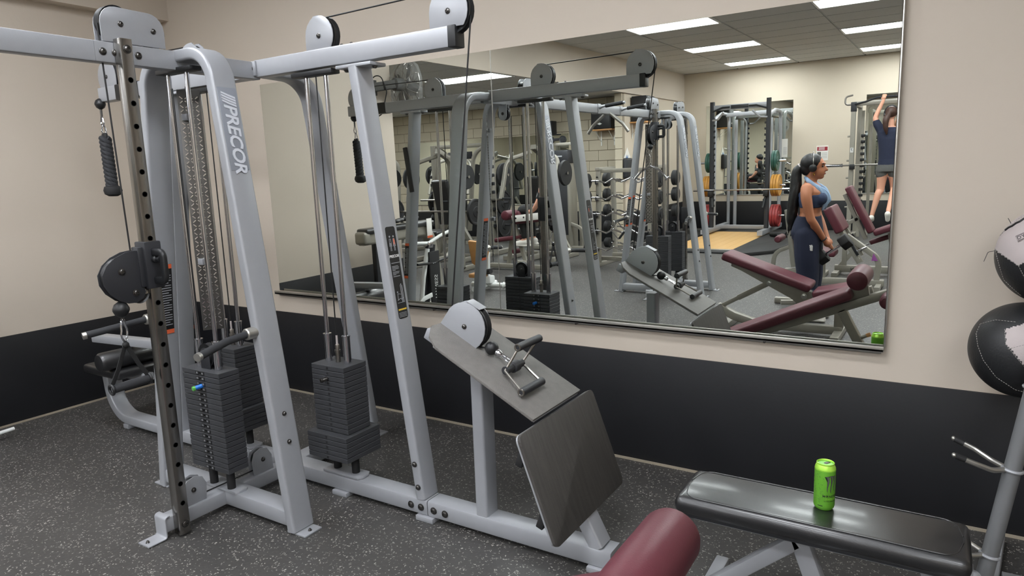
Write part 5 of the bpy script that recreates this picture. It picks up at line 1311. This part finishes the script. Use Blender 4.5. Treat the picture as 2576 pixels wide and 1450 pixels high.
def film_material():
    m = bpy.data.materials.new('plastic_film'); m.use_nodes = True; nt = m.node_tree; b = nt.nodes['Principled BSDF']
    b.inputs['Base Color'].default_value = (.55, .56, .56, 1); b.inputs['Roughness'].default_value = .12; b.inputs['Alpha'].default_value = .22
    n = nt.nodes.new('ShaderNodeTexNoise'); n.inputs['Scale'].default_value = 9; bp = nt.nodes.new('ShaderNodeBump'); bp.inputs['Strength'].default_value = 1; bp.inputs['Distance'].default_value = .05
    nt.links.new(n.outputs['Fac'], bp.inputs['Height']); nt.links.new(bp.outputs[0], b.inputs['Normal']); MATS['film'] = m
film_material()
m = MB(); m.lathe([(.10, -.10), (.20, -.085), (.275, -.02), (.275, .03), (.18, .09), (.02, .10)], fc_, fa, 24)
for v in m.b.verts: v.co += V((random.uniform(-1, 1), random.uniform(-1, 1), random.uniform(-1, 1)))*.012
obj('plastic_wrap', m, 'film', fn)
obj('fan_cord', MB().tube([(.03, .0, .1), (.10, -.03, .16), (.16, -.06, -.05), (.10, -.03, -.28), (.02, .0, -.32)], .006, 8, .06), 'cable', fn)
# padded machine along the left wall (outside the direct view, seen in the mirror)
gl = thing('padded_machine', 'grey machine with long black top pad beside the left wall', 'gym machine', (-5.0, 1.05, 0))
obj('top_frame', MB().sweep(fillet([(0, .60, .94), (0, -.45, .94), (0, -.62, .05)], .18, 8), rr(.13, .11, .03, 3), (1, 0, 0)), 'champagne', gl)
obj('top_pad', MB().box((0, .05, 1.015), (.16, 1.08, .06), .024, None, 3), 'black_vinyl', gl)
obj('end_block', MB().box((0, .58, .95), (.15, .10, .13), .03, None, 3), 'champagne', gl)
obj('support_post', MB().bar((0, .40, .04), (0, .40, .92), .06, .07, (0, 1, 0), .006), 'black_paint', gl)
obj('foot_bar', MB().bar((-.2, .40, .03), (.25, .40, .03), .07, .055, (0, 0, 1), .006), 'champagne', gl)
obj('foot_bar', MB().bar((-.2, -.6, .03), (.3, -.6, .03), .07, .055, (0, 0, 1), .006), 'champagne', gl)
obj('floor_rod', MB().cyl((0, .42, .05), (-.03, .79, .055), .012, 12), 'white_frame', gl)
tg = obj('info_tag', MB().box((.085, -.38, .96), (.004, .09, .22), .001), 'paper', gl); obj('tag_stripe', MB().box((.0885, -.38, .865), (.004, .09, .025), .001), 'warn_orange', tg)
jk = thing('jacket', 'crumpled black jacket lying on the padded machine', 'jacket', (-5.0, .98, 1.062))
m = MB()
for i in range(9): m.ball((random.uniform(-.05, .05), -.22+i*.055, .012+random.uniform(0, .02)), .045, 10, 1.2, 1.1, .5)
for v in m.b.verts: v.co += V((random.uniform(-1, 1), random.uniform(-1, 1), random.uniform(-.3, 1)))*.008
obj('cloth', fuse(m, .012, 2), 'black_vinyl', jk)
# white and black trainer with handlebar
wb = thing('strap_trainer', 'white and black trainer with curved white handlebar near the left wall', 'gym machine', (-4.78, .86, 0))
obj('main_post', MB().sweep(fillet([(-.05, .08, .08), (-.02, .02, .45), (.0, -.04, .80)], .2, 5), rr(.10, .06, .02, 3), (1, 0, 0)), 'black_paint', wb)
obj('side_fairing', MB().sweep(fillet([(.0, .20, .10), (.02, .15, .45), (.02, .05, .76)], .25, 6), rr(.03, .055, .012, 3), (1, 0, 0)), 'white_frame', wb)
obj('handlebar', MB().tube([(-.04, .34, .88), (.0, .20, .835), (.02, .02, .82), (.03, -.16, .88), (.05, -.30, .915), (.08, -.38, .90)], .019, 12, .06), 'white_frame', wb)
obj('front_strap', MB().box((.06, .0, .40), (.02, .17, .66), .006), 'rubber', wb)
put_text('FITNESS', .075, V((.0725, .0, .34)), V((0, 0, 1)), V((0, -1, 0)), 'label_white', wb, 'strap_lettering', depth=.0006)
for y in (-.03, 0, .03): obj('rivet', MB().ball((.071, y, .60), .007, 8), 'chrome', wb)
obj('bar_clamp', MB().box((.02, .02, .80), (.06, .08, .07), .012), 'chrome', wb)
obj('cross_handle', MB().tube([(.06, .28, .62), (.06, .02, .60), (.06, -.34, .64)], .014, 10, .05), 'black_plastic', wb)
for y in (-.22, .26): obj('base_bar', MB().bar((-.18, y, .05), (.22, y, .05), .05, .05, (0, 0, 1), .01), 'white_frame', wb)
obj('base_bar', MB().bar((0, -.22, .055), (0, .26, .055), .05, .05, (0, 0, 1), .01), 'white_frame', wb)
obj('foot_guard', MB().sweep(fillet([(.05, .30, .16), (.07, .22, .24), (.07, .08, .26)], .06, 4), rr(.05, .012, .004), (1, 0, 0)), 'white_frame', wb)
# white machine with wooden pads
wp = thing('ab_machine', 'white exercise frame with tan pads standing at the alcove opening', 'gym machine', (-5.10, -.62, 0))
obj('back_pad', MB().prism([(-.13, -.10), (.02, -.20), (.16, .05), (.16, .20), (-.12, .22)], (-.06, .02, .46), (1, 0, 0), (0, .25, .97), .05, .016), 'wood_pad', wp)
obj('pad_roll', MB().lathe([(.03, -.12), (.035, -.11), (.035, .11), (.03, .12)], (-.02, -.05, .24), (1, .3, .2), 14), 'rubber', wp)
obj('main_post', MB().bar((-.02, -.08, .05), (.02, -.06, .50), .06, .05, (0, 1, 0), .008), 'white_frame', wp)
obj('low_pad', MB().box((-.10, .0, .20), (.22, .16, .055), .016), 'wood_pad', wp)
obj('base_tube', MB().cyl((-.25, -.06, .065), (.46, -.14, .065), .034, 16), 'white_frame', wp)
obj('base_tube', MB().cyl((-.05, -.32, .06), (.0, .26, .06), .03, 16), 'white_frame', wp)
obj('joint_block', MB().box((.0, -.08, .14), (.14, .12, .10), .016), 'white_frame', wp)
obj('base_clamp', MB().torus((.22, -.115, .065), (1, -.1, 0), .038, .008, 18, 6), 'white_frame', wp)
# maroon roller machine deeper in the alcove with a seated person
mr = thing('leg_machine', 'maroon padded leg machine in the alcove, person sitting on it', 'gym machine', (-5.62, -2.25, 0))
roller(mr, (-.10, .86), -.16, .16, .075); roller(mr, (.0, .30), -.1, .1, .04)
obj('seat_pad', MB().box((.30, 0, .80), (.52, .34, .10), .03, ry(-.10), 4), 'maroon', mr)
obj('seat_pad', MB().box((.12, 0, .86), (.14, .34, .12), .03, ry(-.4), 4), 'maroon', mr)
m = obj('slotted_plate', MB().box((.33, .18, .84), (.56, .012, .10), .003, ry(-.10)), 'paper', mr)
for i in range(4): obj('slot_hole', MB().cyl((.12+i*.14, .184, .825+i*.014), (.12+i*.14, .188, .825+i*.014), .014, 12), 'label_black', m)
obj('lower_pad', MB().box((-.10, 0, .50), (.55, .16, .07), .025, ry(-.14), 4), 'maroon', mr)
obj('a_frame_leg', MB().bar((.0, .05, .72), (.22, .05, .06), .06, .05, (0, 1, 0), .006), 'champagne', mr)
obj('a_frame_leg', MB().bar((-.06, -.05, .72), (-.20, -.05, .06), .06, .05, (0, 1, 0), .006), 'champagne', mr)
obj('foot_box', MB().box((.16, .10, .10), (.20, .10, .14), .008), 'champagne', mr)
obj('base_rail', MB().bar((-.5, 0, .06), (.5, 0, .06), .08, .07, (0, 0, 1), .006), 'champagne', mr)
sp = thing('person', 'person in black sitting on the maroon leg machine, mostly hidden', 'person', (-5.25, -2.30, .85))
m = MB(); m.ball((.18, 0, .62), .10, 16, 1, .85, 1.15); m.ball((.12, 0, .56), .065, 14)
limb(m, [(.18, 0, .55), (.19, 0, .44)], [.05, .06])
loft(m, [(.20, 0, .04, .11, .165), (.20, 0, .18, .10, .15), (.20, 0, .32, .115, .175), (.20, 0, .42, .10, .17), (.20, 0, .46, .06, .1)])
for k in (-1, 1):
    limb(m, [(.20, k*.18, .42), (.15, k*.23, .22), (.02, k*.18, .08)], [.052, .042, .03]); hand_curl(m, (.02, k*.18, .08), V((-1, 0, -.2)), V((0, 1, 0)), V((0, 0, -1)), .95, k)
    limb(m, [(.20, k*.09, .06), (-.16, k*.11, .09), (-.20, k*.11, .0), (-.16, k*.11, -.36)], [.09, .07, .062, .042])
    limb(m, [(-.16, k*.11, -.36), (-.26, k*.12, -.40)], [.04, .032])
obj('body', fuse(m, .010, 4), 'skin_light', sp)
m = MB(); loft(m, [(.20, 0, -.02, .13, .185), (.20, 0, .18, .118, .165), (.20, 0, .34, .13, .188), (.20, 0, .44, .11, .18)])
for k in (-1, 1): limb(m, [(.20, k*.16, .40), (.17, k*.21, .28)], [.07, .062])
obj('shirt', fuse(m, .010, 3), 'black_vinyl', sp)
m = MB()
for k in (-1, 1): limb(m, [(.20, k*.09, .05), (-.16, k*.11, .09), (-.205, k*.11, .0), (-.17, k*.11, -.30)], [.105, .085, .076, .06])
obj('trousers', fuse(m, .010, 3), 'rubber', sp)
m = MB(); m.ball((.20, 0, .66), .105, 16, 1, .9, 1.05); obj('hair', fuse(m, .01, 2), 'hair_black', sp)
for k in (-1, 1):
    m = MB(); limb(m, [(-.14, k*.11, -.40), (-.22, k*.115, -.41), (-.32, k*.12, -.425)], [.055, .052, .04]); m.box((-.22, k*.115, -.448), (.27, .095, .03), .012); obj('shoe', fuse(m, .008, 2), 'shoe_white', sp)
# tall selectorised machine against the block wall
tm = thing('pulldown_machine', 'tall grey weight machine with black head, plate marked 2, beside the bar rack', 'gym machine', (-6.08, -4.65, 0))
obj('tower_shroud', MB().box((.06, 0, .86), (.30, .34, 1.66), .02), 'champagne', tm)
obj('shroud_window', MB().box((.06, .172, .95), (.24, .006, 1.30), .004), 'plate_grey', tm)
obj('head_cover', MB().box((.06, .02, 1.72), (.34, .38, .24), .02), 'black_paint', tm)
obj('head_emblem', MB().box((.06, .212, 1.73), (.10, .004, .025), .002), 'label_grey', tm)
obj('side_post', MB().bar((-.24, 0, .03), (-.24, 0, 1.84), .11, .13, (0, 1, 0), .008), 'champagne', tm)
obj('side_post', MB().bar((.36, 0, .03), (.34, 0, 1.98), .05, .06, (0, 1, 0), .006), 'champagne', tm)
obj('number_plate', MB().box((-.24, .062, 1.60), (.06, .004, .11), .001), 'label_white', tm); put_text('2', .09, V((-.24, .0652, 1.60)), V((-1, 0, 0)), V((0, 0, 1)), 'label_black', tm, 'plate_number', depth=.0006)
obj('cam_arm', MB().bar((-.32, .05, 1.95), (.38, .05, 1.95), .05, .05, (0, 0, 1), .006), 'champagne', tm)
obj('cam_arm', MB().bar((-.10, -.2, 2.05), (-.10, .35, 2.02), .05, .05, (0, 0, 1), .006), 'black_paint', tm)
for x in (-.20, .05): wheel(tm, (x, .05, 2.03), (0, 1, 0), .07, .03)
obj('back_pad', MB().box((-.38, .02, .98), (.08, .32, .62), .03, None, 3), 'maroon', tm)
obj('base_rail', MB().bar((-.6, .1, .05), (.5, .1, .05), .08, .08, (0, 0, 1), .006), 'champagne', tm)
obj('curved_leg', MB().sweep(fillet([(.20, .1, .50), (.42, .1, .42), (.50, .1, .05)], .15, 6), rr(.06, .05, .006), (0, 1, 0)), 'champagne', tm)
# smith machine frame in the middle of the alcove
sm = thing('smith_machine', 'grey guided barbell frame with arched tubes at the back of the alcove', 'gym machine', (-7.6, -3.6, 0))
for k in (-1, 1):
    obj('upright', MB().bar((k*.62, 0, .03), (k*.62, 0, 2.02), .11, .12, (0, 1, 0), .01), 'champagne', sm)
    obj('guide_rod', MB().cyl((k*.54, .1, .08), (k*.54, .1, 1.95), .015, 12), 'chrome', sm)
    obj('arched_tube', MB().sweep(fillet([(k*.62, .02, 1.95), (k*.30, .02, 1.95), (k*.12, .02, .45)], .30, 8), rr(.06, .07, .01), (0, 1, 0)), 'champagne', sm)
    for i in range(9): obj('catch_hook', MB().box((k*.70, .04, .55+i*.15), (.05, .05, .06), .012), 'black_paint', sm)
    obj('base_rail', MB().bar((k*.62, .25, .04), (k*.62, -.5, .04), .09, .08, (0, 0, 1), .006), 'champagne', sm)
    for z in (.55, .95): obj('plate_peg', MB().cyl((k*.66, -.15, z), (k*.92, -.15, z), .022, 12), 'chrome', sm)
obj('top_beam', MB().bar((-.62, 0, 1.99), (.62, 0, 1.99), .06, .07, (0, 0, 1), .006), 'champagne', sm)
obj('name_board', MB().box((0, .04, 1.82), (.55, .012, .13), .006), 'black_paint', sm)
obj('smith_bar', MB().cyl((-.95, .1, 1.02), (.95, .1, 1.02), .018, 12), 'steel', sm)
for k in (-1, 1):
    for i, z in enumerate((.95, .55)):
        disc('black weight plate on the guided barbell frame, %s %s peg' % ('left' if k < 0 else 'right', ('upper', 'lower')[i]), (-7.6+k*.78, -3.75, z), (1, 0, 0), .225, .045, 'rubber', 'black plates in the alcove')
# plate-loaded press with black pads and steel arms
def press(label, loc, rz, name='chest_press', maroon=False):
    t = thing(name, label, 'gym machine', loc, rz)
    obj('back_pad', MB().box((0, -.10, 1.02), (.34, .10, .80), .03, Matrix.Rotation(-.22, 3, 'X'), 3), 'maroon' if maroon else 'black_vinyl', t)
    obj('seat_pad', MB().box((0, .18, .52), (.38, .40, .09), .03, None, 3), 'maroon' if maroon else 'black_vinyl', t)
    obj('spine', MB().sweep(fillet([(0, .35, .05), (0, -.25, .05), (0, -.35, 1.75), (0, .0, 1.90)], .2, 6), rr(.08, .10, .01), (1, 0, 0)), 'champagne', t)
    for k in (-1, 1):
        obj('press_arm', MB().sweep(fillet([(k*.10, -.10, 1.82), (k*.50, .05, 1.70), (k*.52, .25, 1.05)], .2, 6), rr(.06, .07, .008), (0, 1, 0)), 'champagne', t)
        obj('arm_handle', MB().cyl((k*.52, .25, 1.06), (k*.28, .30, 1.06), .016, 12), 'grip', t)
        obj('weight_horn', MB().cyl((k*.50, .02, 1.45), (k*.66, .02, 1.45), .024, 12), 'chrome', t)
        obj('loaded_plate', MB().lathe([(.03, 0), (.2, 0), (.21, .015), (.2, .05), (.03, .05)], (k*.58, .02, 1.45), (k, 0, 0), 24), 'rubber', t)
        obj('a_leg', MB().bar((k*.08, -.3, .8), (k*.45, -.45, .05), .06, .07, (0, 1, 0), .008), 'champagne', t)
        obj('foot_bar', MB().bar((k*.46, -.6, .04), (k*.46, .3, .04), .08, .07, (0, 0, 1), .006), 'champagne', t)
    obj('foot_bar', MB().bar((-.46, -.45, .04), (.46, -.45, .04), .08, .07, (0, 0, 1), .006), 'champagne', t)
press('plate-loaded press with black pads at the left end of the alcove', (-9.6, -3.6, 0), .5)
press('plate-loaded press with black pads beside the guided barbell frame', (-5.95, -3.4, 0), 0)
press('plate-loaded press with black pads in front of the guided barbell frame', (-7.45, -2.72, 0), 0)
press('plate-loaded press with black pads against the alcove mirror', (-9.0, -5.2, 0), 0)
press('plate-loaded machine with maroon pads close to the alcove corner', (-8.3, -1.6, 0), .8, maroon=True)
sbar = thing('squat_bar_stand', 'black bar resting on short beige stand in the alcove', 'barbell stand', (-6.9, -1.9, 0))
obj('bar_shaft', MB().cyl((-1.0, 0, .93), (1.0, .1, .95), .0145, 12), 'steel', sbar)
for k in (-1, 1):
    obj('stand_post', MB().bar((k*.5, .03, .04), (k*.5, .03, .92), .07, .07, (0, 1, 0), .006), 'champagne', sbar)
    obj('stand_foot', MB().bar((k*.5, -.3, .04), (k*.5, .35, .04), .07, .07, (0, 0, 1), .006), 'champagne', sbar)
for k, sd in ((-1, 'left'), (1, 'right')): disc('black weight plate on the %s end of the alcove bar' % sd, (-6.9+k*.86, -1.9+.05*(1+k)-.0, .94), (1, .05, 0), .2, .045, 'rubber', 'black plates in the alcove')
